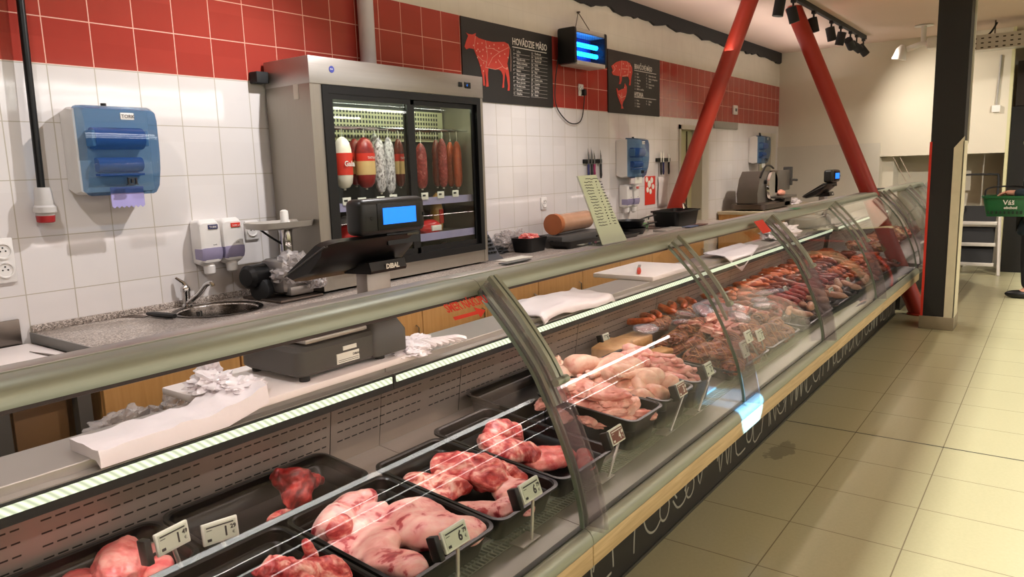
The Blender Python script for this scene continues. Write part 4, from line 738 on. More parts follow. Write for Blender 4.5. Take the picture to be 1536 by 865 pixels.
def fill(x0,x1,yb,yf,nx,ny,layers,zs,fn):
    for L in range(layers):
        ins=.02+.035*L
        for i in range(nx-(L>1)):
            for j in range(ny-(L>0)):
                x=x0+ins+(x1-x0-2*ins)*(i+.5)/(nx-(L>1))+rg.uniform(-.012,.012); y=yb-ins-(yb-yf-2*ins)*(j+.5)/(ny-(L>0))+rg.uniform(-.012,.012); fn(x,y,dz(y)+zs[L],L)
n_b=[0]
def f(x,y,z,L):
    n_b[0]+=1; k=n_b[0]%3; put(BR[k],('br',k),(x,y,z),(rg.uniform(-.25,.25),rg.uniform(-.25,.25),rg.uniform(0,6.28)),'skinless pink chicken breast in the heap nearest the glass joint','chicken','chicken breasts',rg.uniform(.85,1.1))
fill(2.41,2.665,-1.87,-2.31,2,7,4,(.060,.090,.115,.138),f)
LG=[]
for i in range(3):
    q=limb([(-.13,.0,.018),(-.09,.005,.02),(-.04,.015,.028),(.01,.01,.034),(.06,-.015,.034),(.10,-.045,.026),(.12,-.06,.02)],[.009,.012,.016,.027,.036,.05,.06,.047,.012],i); LG.append(proto('chicken_quarter',q,LEG)); bb=bone(LG[-1],(-.13,0,.018),(.014,.013,.012),BONEM,'knuckle'); 
def f(x,y,z,L):
    n_b[0]+=1; k=n_b[0]%3; put(LG[k],('lg',k),(x,y,z),(rg.uniform(-.3,.3),rg.uniform(-.3,.3),rg.choice((0,.6,2.7,3.4,-.5))+rg.uniform(-.4,.4)),'whole chicken leg with pale skin in the middle chicken heap','chicken','chicken legs',rg.uniform(.9,1.1))
fill(2.71,2.965,-1.80,-2.28,2,6,3,(.062,.10,.135),f)
WG=[]
for i in range(2):
    q=limb([(-.07,-.03,.014),(-.045,0,.018),(-.01,.03,.02),(.02,.015,.018),(.05,-.02,.015),(.085,-.03,.01)],[.012,.022,.02,.014,.019,.015,.010,.004],i+5,12); WG.append(proto('chicken_wing',q,WING))
def f(x,y,z,L):
    n_b[0]+=1; k=n_b[0]%2; put(WG[k],('wg',k),(x,y,z),(rg.uniform(-.5,.5),rg.uniform(-.5,.5),rg.uniform(0,6.28)),'pink chicken wing in the heap beside the middle glass arm','chicken','chicken wings',rg.uniform(1,1.25))
fill(3.0,3.25,-1.82,-2.31,3,7,4,(.070,.095,.118,.14),f)
# smoked goods of the second counter
def block(x,y,w,d,h,rz,m,label,seed): 
    q=M().box(-w/2,w/2,-d/2,d/2,0,h,.012,seg=3); off=Vector((seed,0,0))
    for v in q.b.verts: v.co+=noise.noise_vector(v.co*16+off)*.006
    o=q.build('smoked_block',m,loc=(0,0,0)); o.location=(x,y,dz(y)+.01); o.rotation_euler=(0,0,R(rz)); return tag(o,label,'smoked meat')
block(3.42,-1.70,.26,.15,.085,10,CHEESE,'tan smoked block at the back with the little price card before it',1); block(3.66,-1.70,.20,.14,.075,-8,CHEESE,'tan smoked block lying right of the first tan block',2); block(3.40,-1.87,.20,.10,.05,20,CHEESE,'flat pale smoked slice below the two tan blocks',3); block(3.60,-1.88,.18,.09,.045,-15,CHEESE,'small pale smoked slice next to the brown bundles',4)
SMO=[]
for i in range(4):
    q=M().blob((0,0,.03),[(.12,.05,.036),(.10,.06,.04),(.14,.045,.034),(.08,.06,.045)][i],80+i,.25,1.8,4,.7,crease=.12); o=proto('smoked_meat',q,SMOKE); SMO.append(o); g=M()
    w,d,h=[(.12,.05,.036),(.10,.06,.04),(.14,.045,.034),(.08,.06,.045)][i]
    for k in range(5):
        u=-.7+k*.35; r=math.sqrt(1-u*u); g.tube([(w*u+.01*math.sin(a*2),d*r*1.06*math.cos(a),.03+h*r*1.1*math.sin(a)) for a in [j*PI/6-.3 for j in range(8)]],.0018,4)
    nt=g.build('netting_string',mat('string_tan',rgb(196,140,96),.7),loc=(0,0,0)); nt.parent=o
cnt=0
def smoked(x0,x1,yb,yf,nx,ny,layers,lab,grp,h0=.02):
    def f(x,y,z,L):
        global cnt; cnt+=1; k=cnt%4; put(SMO[k],('sm',k),(x,y,z),(rg.uniform(-.3,.3),rg.uniform(-.3,.3),rg.uniform(-.6,.6)),lab,'smoked meat',grp,rg.uniform(.85,1.15))
    fill(x0,x1,yb,yf,nx,ny,layers,(h0,h0+.045,h0+.08),f)
smoked(3.66,4.68,-1.80,-2.02,6,2,2,'brown smoked meat tied with string, in the heap behind the chicken wings','smoked meat behind the wings'); smoked(3.50,4.66,-2.04,-2.34,6,3,2,'dark smoked meat piece in the front heap just past the middle glass arm','smoked meat in the front trays'); smoked(3.85,4.68,-1.60,-1.78,5,1,2,'brown smoked meat at the back wall behind the row of little price cards','smoked meat at the back',.05)
BC=[]
for i in range(3):
    q=M().loops([[(x,(y*.07+.006*math.sin(x*30+i)),.018+z*.03+.014*math.cos(x*26+i*2)+.004*noise.noise(Vector((x*30,y*2,i)))) for y,z,_ in rrect(0,0,1,1,.3,0,2)] for x in [-.09+.0164*k for k in range(12)]])
    BC.append(proto('bacon_slab',q,BACON))
nb=0
for j in range(3):
    for i in range(6):
        x=4.02+.12*i+rg.uniform(-.02,.02); y=-1.93-.085*j; nb+=1; k=nb%3
        put(BC[k],('bc',k),(x,y,dz(y)+.105-.012*j),(rg.uniform(-.2,.2),rg.uniform(-.2,.2),rg.uniform(-.5,.5)),'striped pink bacon slab lying on the smoked meat in front of the second joint','bacon','bacon slabs',rg.uniform(.85,1.1))
VP=clear('vacuum_film',(.86,.88,.93,1),.22,rgb(190,200,220),.13,.08,.7,26)
vp=M().blob((0,0,.02),(.09,.06,.022),97,.12,1.6,4,.7,crease=.1); vp0=proto('vacuum_pack',vp,VP); ins=M().box(-.06,.06,-.035,.035,.008,.03,.01).build('packed_bacon',BACON,loc=(0,0,0)); ins.parent=vp0
for i,(x,y,zz) in enumerate(((3.98,-1.86,.11),(4.15,-1.80,.115),(4.34,-1.84,.115),(4.50,-1.90,.115),(4.60,-1.98,.11),(4.36,-2.06,.115),(3.74,-1.74,.10),(4.56,-1.78,.12),(5.0,-1.98,.10),(5.3,-1.95,.10),(4.86,-2.06,.10))):
    put(vp0,'vp',(x,y,dz(y)+zz),(rg.uniform(-.3,.3),rg.uniform(-.3,.3),rg.uniform(0,3)),'shiny clear pack of sliced bacon on the smoked meat around the second joint','packed meat','vacuum packs',rg.uniform(.9,1.15))
# sausages of the third counter
SA=[]
for i in range(5):
    Ln=.15+.018*i; cv=[.6,.9,.3,1.2,.75][i]; P=[(math.sin((u-.5)*cv)*Ln/cv,(1-math.cos((u-.5)*cv))*Ln/cv,.016) for u in [k/9 for k in range(10)]]
    SA.append(limb(P,[.005,.018,.0215,.022,.0215,.022,.0215,.018,.005],i+9,10,1.0))
def sausage_kind(m): 
    out=[]
    for q in SA:
        c=M(); c.b=q.b.copy(); out.append(proto('sausage',c,m))
    return out
ns=0
def sausages(key,m,x0,x1,yb,yf,nx,ny,layers,lab,grp,yaw=0,h0=.02,cat='sausage',st=.032):
    S=sausage_kind(m)
    used=set()
    def f(x,y,z,L):
        global ns; ns+=1; k=ns%5; used.add(k); put(S[k],(key,k),(x,y,z),(rg.uniform(-.18,.18),rg.uniform(-.18,.18),yaw+rg.uniform(-.6,.6)+(PI if rg.random()<.5 else 0)),lab,cat,grp,rg.uniform(.9,1.2))
    fill(x0,x1,yb,yf,nx,ny,layers,[h0+st*i for i in range(layers)],f)
    for k in range(5):
        if k not in used: bpy.data.objects.remove(S[k])
sausages('a',SO,4.76,8.2,-1.60,-1.78,24,2,2,'orange smoked sausage in the back row of the third counter','orange sausages in the back row',1.2,.05)
sausages('b',SB,4.76,8.2,-1.78,-1.97,22,2,2,'orange-brown sausage in the middle row of the third counter','brown sausages in the middle row',1.1,.045)
sausages('c',SR,4.76,6.6,-1.97,-2.18,13,2,2,'dark red sausage in the middle of the third counter, past the second joint','dark red sausages',.9,.055)
sausages('d',SO,6.6,8.2,-1.97,-2.18,10,2,2,'orange sausage in the middle of the third counter, near its far end','orange sausages near the far end',1.0,.055)
sausages('e',SD,4.76,6.6,-2.15,-2.34,12,2,1,'blackish sausage in the front tray of the third counter','black sausages in the front row',.3,.04)
sausages('f',SB,6.4,8.2,-2.15,-2.34,10,2,1,'brown sausage in the front tray near the far end of the third counter','brown sausages in the front row',.5,.045)
sausages('g',SP,4.8,6.4,-2.13,-2.32,6,2,1,'pale sausage lying across the black ones in the third counter','pale sausages in the front row',.7,.075)
sausages('h',SO,3.75,4.68,-1.585,-1.70,7,1,1,'orange sausage on the smoked meat at the back of the second counter','orange sausages at the back',1.0,.11)
smf=0
for i in range(16):
    x=8.75+.17*i; y=-2.0 if i%2 else -1.8; o=dup(SMO[i%4],(x,y,dz(y)+.03),(0,0,rg.uniform(0,3)),1.3); tag(o,'reddish smoked meat in the far counter behind the slanted red tube','smoked meat','smoked meat in the far counter')
# ---------------------------------------------------------------- price labels on stands
def price_tag(base,px,py,main,sup,label,red=False,w=.094,h=.058,clip=True,yaw=0,tilt=20,grp=None):
    c=at('y',base[1]+.0,px,py); t=thing('price_label',label,'price label',base,grp)
    r=Vector((math.cos(R(yaw)),math.sin(R(yaw)),0)); n0=Vector((r.y,-r.x,0)); u=Vector((0,0,1))*math.cos(R(tilt))-n0*math.sin(R(tilt)); n=r.cross(u)
    mx=Matrix(((r.x,u.x,n.x,c.x),(r.y,u.y,n.y,c.y),(r.z,u.z,n.z,c.z),(0,0,0,1)))
    M().box(-w/2,w/2,-h/2,h/2,-.010,0,.003,mx=mx).build('label_frame',mat('label_white',rgb(214,218,206),.4,var=.02),t)
    M().box(-w/2+.007,w/2-.006,-h/2+.006,h/2-.006,0,.0012,mx=mx).build('screen',LCDRED if red else LCDPAPER,t,sharp=None)
    q=M(); q.box(-w/2+.011,w/2-.012,h/2-.0135,h/2-.010,.001,.0019,mx=mx); q.box(-w/2+.011,-w/2+.025,h/2-.020,h/2-.0185,.001,.0019,mx=mx); q.box(-w/2+.011,-w/2+.022,-h/2+.010,-h/2+.017,.001,.0019,mx=mx)
    if main:
        o=mx@Vector((w*.06,-h*.26,.0012)); q2=text(main,h*.62,o,r,u,INK,None,bold=.001,wide=.85); q.merge(q2.b)
        o=mx@Vector((w*.06+h*.34*len(main),h*.0,.0012)); q2=text(sup,h*.26,o,r,u,INK,None,bold=.0006); q.merge(q2.b); o=mx@Vector((w*.06+h*.40*len(main),-h*.26,.0012)); q2=text('€',h*.2,o,r,u,INK,None); q.merge(q2.b)
    q.build('price_lettering',INK if not red else INKW,t,sharp=None)
    if clip: M().box(-w/2-.036,-w/2-.018,-h/2-.004,h/2+.002,-.02,.012,.003,mx=mx).build('holder_clip',BLACK,t); M().box(-w/2-.02,-w/2,-.012,.012,-.016,-.004,mx=mx).build('clip_arm',CHROME,t)
    lo=mx@Vector((0,-h/2,-.006)); q=M(); q.tube([lo,Vector((base[0],base[1],base[2]+.01))],.0055,6); q.box(base[0]-.045,base[0]+.045,base[1]-.002,base[1]+.05,base[2],base[2]+.004,.001); q.build('stand',STEEL,t)
    return t
def tagb(px,py,y=-2.372): p=at('y',y,px,py); return p
price_tag((1.325,-2.395,.507),684,804,'6','79','grey price label 6.79 on a stand in front of the pale pork legs'); price_tag((1.66,-2.395,.507),797,734,'6','79','grey price label 6.79 on a stand in front of the pork shoulder'); price_tag((2.17,-2.37,.507),926,652,'4','49','dark reddish price label by the rib tray, just past the first glass joint',red=True)
price_tag((2.71,-2.36,.507),1023,583,'3','49','price label on a tall stand between chicken breasts and legs',red=True,w=.085,h=.06); price_tag((3.0,-2.36,.507),1064,553,'2','79','price label on a tall stand between chicken legs and wings',w=.085,h=.06)
price_tag((.90,-1.856,dz(-1.856)+.0),260,807,'1','49','tilted price label standing between the strip tray and the beef tray',tilt=8,yaw=8); price_tag((1.05,-1.856,dz(-1.856)),331,796,'1','29','price label 1.29 in front of the beef tray',clip=False,tilt=8,yaw=-14)
for i,(px,py,y,lb) in enumerate(((910,507,-1.64,'small price card on the tan smoked blocks'),(1000,482,-1.66,'small price card right of the tan smoked blocks'),(1091,482,-1.70,'first little price card of the row along the back wall'),(1104,467,-1.70,'second little price card of the row along the back wall'),(1118,424,-1.66,'fourth little price card of the row along the back wall'),(1144,416,-1.66,'fifth little price card of the row along the back wall'),(1165,404,-1.66,'last little price card before the second glass joint'))): price_tag((at('y',y,px,py).x,y,dz(y)),px,py,'2','99',lb,w=.07,h=.055,clip=(i<2),tilt=15)
price_tag((3.74,-2.33,.507),1118,523,'8','49','left price label leaning before the dark smoked meat',w=.08,h=.085,clip=False); price_tag((3.96,-2.33,.507),1124,504,'9','99','left half of the double price label over the dark smoked meat',w=.085,h=.062,clip=False); price_tag((4.04,-2.33,.507),1141,502,'7','99','right half of the double price label over the dark smoked meat',w=.085,h=.062,clip=False); price_tag((4.45,-2.2,dz(-2.2)),1182,481,'8','99','price label before the second glass joint above the dark heap',w=.07,h=.09,clip=False)
price_tag((4.6,-1.95,dz(-1.95)),1180,435,'7','49','price label between bacon and orange sausages left of the second joint',w=.08,h=.07,clip=False)
price_tag((5.25,-2.27,dz(-2.27)),1249,439,'6','99','dark framed price label among the sausages, nearer one in the third counter',w=.10,h=.085,clip=False); price_tag((6.0,-2.24,dz(-2.24)),1274,423,'6','49','price label among the sausages before the middle arm of the third counter',w=.08,h=.085,clip=False)
for i,(px,py) in enumerate(((1265,387),(1283,381),(1300,385),(1316,390))): price_tag((at('y',-1.66,px,py).x,-1.66,dz(-1.66)),px,py,'','','dark price card at the back of the third counter, %s of four'%['first','second','third','fourth'][i],w=.09,h=.08,clip=False,red=True)
# ---------------------------------------------------------------- things on the rear shelf of the counters
SZ=.9005
o=M().box(1.20,2.02,-1.66,-1.24,SZ,.926,.006).build('cutting_board',WHITEB); tag(o,'long white cutting board under the digital scale','cutting board')
q=M(); n=18                                   # flat stack of carrier bags, handles crumpled at one end
def bagz(x,y):
    u=(x-.80)/.44; w=.008*noise.noise(Vector((x*14,y*9,1)))+.010*noise.noise(Vector((x*24+y*30,y*10,5)))*min(1,max(.3,u*1.5))
    return .932+w+max(0,u-.72)*.10*(1+.8*noise.noise(Vector((x*20,y*16,2))))
ls=[]
for i in range(n+1):
    x=.80+.50*i/n; fl=max(0,i/n-.75)*.12; y0,y1=-1.675-fl*.1,-1.515+fl
    top=[(x+.01*noise.noise(Vector((k,i,3)))*(i>n*.7),y0+(y1-y0)*k/10,bagz(x,y0+(y1-y0)*k/10)) for k in range(11)]
    drop=.885 if i<n*.72 else .885+(i/n-.72)*.12
    ls.append([(x,y0-.004,drop),(x,y0-.006,.91+max(0,drop-.89))]+top+[(x,y1,.90+max(0,i/n-.75)*.1),(x,y0+.02,.9012 if i<n*.8 else .9012+(i/n-.8)*.1)])
o=q.loops(ls).build('carrier_bag_stack',BAGW,sharp=60); tag(o,'stack of white carrier bags hanging over the shelf edge at the left','stack of plastic bags')
q=M(); crumple(q,(1.24,-1.47,.965),(.07,.07,.035),3,.5); crumple(q,(1.29,-1.56,.955),(.07,.06,.028),7,.5); crumple(q,(1.28,-1.40,.975),(.035,.05,.045),8,.5); o2=q.build('bag_handles',BAGW,o)
q=M(); crumple(q,(1.98,-1.60,.93),(.11,.07,.032),31,.4,5); crumple(q,(2.06,-1.55,.935),(.09,.05,.035),32,.4,5)
for i in range(7): q.tube(smooth([(2.0+.02*i,-1.55-.012*i,.94),(2.03+.025*i,-1.60-.012*i,.955),(2.06+.03*i,-1.65-.005*i,.935)]),[.012]*12+[.006],6)
o=q.build('plastic_gloves',BAGW); o.location.z=SZ; tag(o,'bunch of thin white disposable gloves right of the digital scale','gloves')
q=M(); ls=[]
for i in range(15):
    u=i/14; row=[]
    for k in range(13):
        v=k/12; x=2.80+.66*v+.05*u; y=-1.695+.30*u+.03*math.sin(v*6); z=.922+.035*math.sin(v*3.1)*math.sin(u*3)+.012*noise.noise(Vector((x*16,y*16,4)))+.010*noise.noise(Vector((x*40,y*8,6)))
        if u==0: z-=.03
        row.append((x,y,z))
    ls.append(row)
o=q.loops(ls,False,False,close=False).build('folded_sack',BAGW,sharp=80); md=o.modifiers.new('s','SOLIDIFY'); md.thickness=.012; md.offset=-1; tag(o,'crumpled white sacks lying on the shelf of the second counter','plastic sack')
o=M().box(4.05,4.68,-1.64,-1.22,SZ,.93,.008).build('cutting_board',WHITEB); o.rotation_euler=(0,0,0); tag(o,'white cutting board with a red knife on the shelf near the second joint','cutting board')
k=thing('kitchen_knife','knife with a red handle lying on the far white cutting board','knife',(4.2,-1.5,.931)); M().tube([(4.10,-1.52,.944),(4.16,-1.49,.946),(4.24,-1.45,.944)],[.012,.015,.011],10).build('handle',REDP,k); M().prism([(4.24,-1.455),(4.45,-1.36),(4.44,-1.345),(4.235,-1.435)],'z',.938,.941).build('blade',CHROME,k)
q=M(); ls=[]
for i in range(9):
    u=i/8; ls.append([(5.15+.75*v+.1*u,-1.67+.2*u,.935-.10*max(0,1-u*4)*(1-abs(2*v-1))*1.6+.01*noise.noise(Vector((v*7,u*4,8)))) for v in [k/10 for k in range(11)]])
o=q.loops(ls,False,False,close=False).build('white_cloth',BAGW,sharp=80); md=o.modifiers.new('s','SOLIDIFY'); md.thickness=.006; tag(o,'white sheet with a corner hanging down over the third counter light','cloth')
q=M(); crumple(q,(6.9,-1.53,.98),(.34,.13,.075),41,.4,5); o=q.build('white_sack',BAGW); o.location.z=SZ; tag(o,'white crumpled sack on the shelf of the third counter below the far scale','plastic sack')
q=M(); crumple(q,(8.0,-1.50,.97),(.25,.09,.07),43,.3,4); o=q.build('black_tray_stack',BLACKM); o.location.z=SZ; tag(o,'black wrapped bundle on the shelf beside the white crumpled sack','bundle')
# rubbish bag seen between shelf and cabinets
q=M(); crumple(q,(1.30,-.92,.52),(.26,.13,.22),51,.3,5,.9); o=q.build('black_rubbish_bag',mat('black_film',rgb(24,24,28),.25,coat=.4)); o.location.z=.24; tag(o,'black rubbish bag behind the white carrier bags on the staff side','rubbish bag')
q=M(); crumple(q,(1.22,-.93,.70),(.13,.08,.07),53,.4,5,.9); crumple(q,(1.40,-.94,.70),(.10,.07,.08),55,.4,5,.9); o=q.build('crumpled_film',BAG); o.location.z=.64; tag(o,'crumpled clear film lying on the black rubbish bag','plastic film')
o=M().box(1.06,1.62,-1.05,-.80,.0,.24,.02).build('waste_crate',GREYP); tag(o,'grey crate carrying the black rubbish bag','crate')
# ---------------------------------------------------------------- digital scales
def scale(x,y,z,label,far=False):
    t=thing('digital_scale',label,'scale',(x,y,z))
    q=M(); q.loops([rrect(x,y,.40,.30,.03,z+.018),rrect(x,y,.43,.33,.035,z+.03),rrect(x,y,.43,.33,.035,z+.105),rrect(x,y,.40,.30,.03,z+.118)]); q.build('scale_body',GREYP,t)
    q=M(); [q.cyl((x+sx*.17,y+sy*.13,z+.001),(x+sx*.17,y+sy*.13,z+.02),.018,n=12) for sx in (-1,1) for sy in (-1,1)]; q.build('foot',RUBBER,t)
    q=M(); q.box(x-.17,x+.10,y-.15,y+.17,z+.125,z+.14,.004); q.build('weighing_plate',STEEL,t); q=M(); q.box(x-.1,x+.0,y-.05,y+.08,z+.115,z+.126); q.build('plate_carrier',BLACKM,t)
    px=x+.19; M().loops([rrect(px,y-.10,.17,.15,.02,z+.022),rrect(px,y-.10,.17,.15,.02,z+.10),rrect(px,y-.10,.13,.11,.02,z+.14)]).build('post_foot',GREYP,t)
    M().box(px-.062,px+.055,y-.135,y-.075,z+.12,z+.36,.006).build('post',mat('post_silver',rgb(170,164,160),.4,.5),t)
    M().prism([(y-.19,z+.335),(y-.185,z+.325),(y-.05,z+.32),(y-.03,z+.36),(y-.18,z+.365)],'x',px-.09,px+.085).build('post_collar',BLACK,t); text('DIBAL',.024,(px-.02,y-.192,z+.337),(1,0,0),(0,0,1),INKW,'lettering',t,bold=.001)
    # keyboard housing, tilted towards the staff, and the customer display above it
    kx0,kx1=x-.10,px+.14
    poly=[(y-.025,z+.335),(y-.03,z+.355),(y-.22,z+.475),(y-.265,z+.468),(y-.25,z+.43),(y-.17,z+.36),(y-.06,z+.325)]
    poly=[(a+.06,b-.015) for a,b in poly]
    pillow(poly,kx0,kx1,.05,.82).build('keyboard_housing',BLACK,t)
    q=M(); [q.tube([(kx0-.001+i*.012,poly[0][0]-.01,poly[0][1]+.01),(kx0-.001+i*.012,poly[3][0]+.01,poly[3][1]-.01)],.003,5) for i in range(2)]; q.build('side_rib',GREYP,t)
    q=M(); q.prism([(y-.20,z+.42),(y-.19,z+.50),(y-.15,z+.50),(y-.12,z+.43)],'x',px-.01,px+.15); q.build('display_neck',BLACK,t)
    dx0,dx1,zy=px-.15,px+.165,z+.462
    M().box(dx0,dx1,y-.225,y-.135,zy,zy+.125,.022,seg=3).build('display_housing',mat('display_black',rgb(34,35,36),.4),t)
    M().box(dx0+.07,dx1-.03,y-.2275,y-.224,zy+.016,zy+.108,.0015).build('display_bezel',BLACK,t); M().box(dx0+.095,dx1-.058,y-.2295,y-.2272,zy+.035,zy+.092).build('lcd_screen',BLUELCD,t,sharp=None)
    q=M(); [q.cyl((a,y-.227,zy+.06),(a,y-.2235,zy+.06),.007,n=10) for a in (dx0+.045,dx1-.014)]; q.build('screw_cap',RUBBER,t)
    if not far:
        q=M(); q.box(x-.06,x+.04,y-.168,y-.1645,z+.035,z+.07); q.box(x-.03,x+.03,y-.168,y-.1645,z+.078,z+.092); q.build('type_label',PAPER,t); text('DIBAL',.012,(x+.01,y-.1688,z+.054),(1,0,0),(0,0,1),INK,'label_lettering',t)
        q=M(); [q.box(x-.055,x+.035,y-.1688,y-.168,z+.040+i*.006,z+.0415+i*.006) for i in range(2)]; q.build('label_lines',INK,t); q=M(); q.box(px+.06,px+.12,y-.227,y-.2245,zy-.012,zy-.004); q.build('silver_lettering',CHROME,t)
    return t
scale(1.665,-1.475,.926,'dark grey digital scale with a glowing blue display on the nearest counter')
# far scale stands on the rail of the third counter
t=scale(7.85,-1.52,.9005,'black digital scale with small blue screen on the far part of the third counter',True)
# ---------------------------------------------------------------- things on the top rail
t=thing('price_sheet','slanted clear stand with a handwritten price sheet on the rail','sign holder',(3.0,-1.95,1.248))
A,Bq,Cq,Dq=Vector((2.865,-1.95,1.25)),Vector((3.12,-1.95,1.25)),Vector((2.865+.0,-1.90,1.575)),Vector((2.61,-1.90,1.575))
A=at('y',-1.955,903,367); Bq=at('y',-1.955,940,360); Cq=at('y',-1.90,893,262); Dq=at('y',-1.90,866,264); dn=Vector((.012,.03,0))*.25
M().loops([[A,Bq,Cq,Dq],[A+dn,Bq+dn,Cq+dn,Dq+dn]]).build('sheet_holder',clear('acrylic',(.93,.96,.93,1),.1,rgb(220,230,215),.08),t,sharp=None)
rt=(Bq-A).normalized(); up=(Dq-A); up=(up-rt*up.dot(rt)); nn=rt.cross(up).normalized()
sheet=[A+nn*.001,Bq+nn*.001,Cq+nn*.001,Dq+nn*.001]; M().loops([sheet,[p+nn*.0015 for p in sheet]]).build('paper_sheet',mat('sheet_paper',rgb(206,214,190),.6,var=.03),t,sharp=None)
q=M(); rr=random.Random(5); E1=(Dq-A); W1=(Bq-A)
for r in range(17):
    v=.95-r*.042
    if v<.26: break
    for c0,c1 in (((.12,.45),(.52,.62),(.68,.86)) if r else ((.2,.75),)):
        x0=c0+rr.uniform(0,.05); x1=c1-rr.uniform(0,.08); P=[A+W1*(x0+(x1-x0)*k/9)+E1*(v+rr.uniform(-.008,.008))+nn*.003 for k in range(10)]; q.tube(P,.0014,4)
q.build('handwriting',INK,t,sharp=None)
q=M(); f0=A+Vector((.0,.13,0)); f0.z=1.246; g0=Bq+Vector((0,.13,0)); g0.z=1.246; a_=A.copy(); b_=Bq.copy(); a_.z=b_.z=1.246; q.loops([[a_,b_,g0,f0],[p+Vector((0,0,.003)) for p in (a_,b_,g0,f0)]]); q.build('holder_foot',MATS['acrylic'],t,sharp=None)
for px,py,w,d,lb,m in ((980,338,.16,.05,'blue card lying on the rail beside the price sheet',mat('blue_card',rgb(92,116,160),.4)),(764,392,.16,.04,'dark flat card on the rail below the fridge',mat('dark_card',rgb(60,66,66),.3)),(1042,337,.13,.06,'brown card lying on the rail before the second joint',mat('brown_card',rgb(110,70,60),.5)),(1205,313,.13,.05,'green and white sticker on the rail after the second joint',mat('green_card',rgb(80,150,110),.5)),(1175,316,.30,.05,'grey strip lying on the rail just after the second joint',mat('grey_card',rgb(150,154,150),.4)),(1285,284,.55,.10,'black flat tray on the rail near the far scale',BLACKM)):
    p=at('z',1.25,px,py); y=max(-2.04,min(-1.93,p.y)); o=M().box(p.x-w/2,p.x+w/2,y-d/2,y+d/2,1.2498 if y>-2.0 else 1.2502,1.2535).build('rail_card',m); tag(o,lb,'card')
p=at('z',1.25,1352,240); t=thing('leaflet_holder','clear acrylic strips leaning over the far counter by the black column','acrylic holder',(9.9,-1.95,1.245))
for i,(a,b) in enumerate((((1340,236),(1359,268)),((1350,236),(1366,266)))): 
    p0=at('x',9.9,*b); p1=at('x',9.9,*a); q=M(); q.tube([p0+Vector((0,0,-.03)) if i==0 else p0,p1],.028,4,flat=.2); q.build('clear_strip',mat('strip_pale',rgb(190,170,156),.25),t)
# ---------------------------------------------------------------- things on the stone worktop
WZ=.9605
def wtp(px,py): return at('z',WZ,px,py)
t=thing('film_roll','roll of clear film on an orange-brown core lying on the worktop','film roll',(5.6,-.2,WZ)); e0=at('y',-.30,829,337); e1=at('y',-.22,868,332); 
r=.085; zc=WZ+r+.10; c0=Vector((e0.x,e0.y,zc)); c1=Vector((e0.x+.62,e0.y+.05,zc)); ax=(c1-c0).normalized()
M().lathe([(.04,0),(r,0),(r,.055),(.04,.055)],c0,ax,24).build('core_end',mat('core_orange',rgb(176,104,62),.5),t); M().lathe([(.036,.01),(.042,.01),(.042,.6),(.036,.6)],c0,ax).build('cardboard_core',mat('card_brown',rgb(110,80,56),.8),t)
M().lathe([(.045,.055),(r*.93,.056),(r*.93,.60),(.045,.60)],c0,ax,24).build('film',mat('film_wrap',rgb(196,150,120),.18,var=.08,coat=.6),t); 
q=M(); q.box(c0.x-.05,c0.x+.7,c0.y-.12,c0.y+.14,WZ,WZ+.095,.01); q.build('cutter_box',GREYP,t)
p=wtp(807,377); o=None
t=thing('meat_tub','small black tub with raw meat scraps on the worktop right of the fridge','tub',(p.x,p.y+.08,WZ)); cx,cy=p.x,p.y+.08
M().loops([rrect(cx,cy,.22,.16,.03,WZ),rrect(cx,cy,.26,.19,.03,WZ+.11),rrect(cx,cy,.245,.175,.028,WZ+.11),rrect(cx,cy,.21,.14,.02,WZ+.03)]).build('tub_body',BLACK,t)
o=M().blob((cx,cy,WZ+.10),(.10,.07,.04),71,.3,2,4,.7,crease=.1).build('meat_scrap',RIB); tag(o,'raw meat scraps inside the small black tub right of the fridge','meat')
q=M(); crumple(q,(cx+.02,cy+.19,WZ+.09),(.20,.10,.10),61,.35,5); o=q.build('plastic_bag',BAG); o.location.z=WZ; tag(o,'big crumpled clear bag behind the small black tub','plastic bag')
q=M(); crumple(q,(cx-.23,cy+.14,WZ+.03),(.12,.05,.035),63,.4,4); o=q.build('black_glove',BLACKM); o.location.z=WZ; tag(o,'black glove lying between the fridge and the clear bag','glove')
p=at('y',-.30,750,378); t=thing('card_terminal','dark grey keypad terminal standing beside the fridge right edge','terminal',(4.17,-.28,WZ)); M().prism([(-.36,WZ),(-.33,WZ+.02),(-.23,WZ+.17),(-.20,WZ+.16),(-.22,WZ)],'x',4.08,4.25).build('terminal_body',mat('terminal_grey',rgb(58,60,66),.5),t)
q=M()
for i in range(4):
    for j in range(5):
        u=.14+j*.17; q.box(4.10+i*.033,4.124+i*.033,-.33+.10*u-.006,-.33+.10*u+.008,WZ+.022+.15*u,WZ+.036+.15*u)
q.build('keys',BLACK,t,sharp=None); M().box(4.09,4.24,-.232,-.212,WZ+.165,WZ+.20,.004).build('blue_top',mat('blue_print',rgb(80,104,180),.4),t)
p=wtp(752,388); o=M().box(4.10,4.42,-.50,-.40,WZ,WZ+.004).build('loose_paper',PAPER); tag(o,'white paper lying on the worktop edge next to the fridge','paper')
o=M().loops([rrect(5.2,-.42,.55,.16,.02,WZ),rrect(5.2,-.42,.60,.20,.02,WZ+.06),rrect(5.2,-.42,.58,.18,.02,WZ+.06),rrect(5.2,-.42,.53,.14,.02,WZ+.012)]).build('flat_black_tray',TRAYM); tag(o,'long flat black tray lying in front of the roll of film','tray')
o=M().loops([rrect(5.85,-.44,.42,.16,.02,WZ),rrect(5.85,-.44,.46,.20,.02,WZ+.035),rrect(5.85,-.44,.44,.18,.02,WZ+.035),rrect(5.85,-.44,.40,.14,.02,WZ+.012)]).build('flat_black_tray',TRAYM); tag(o,'short flat black tray half hidden by the price sheet','tray')
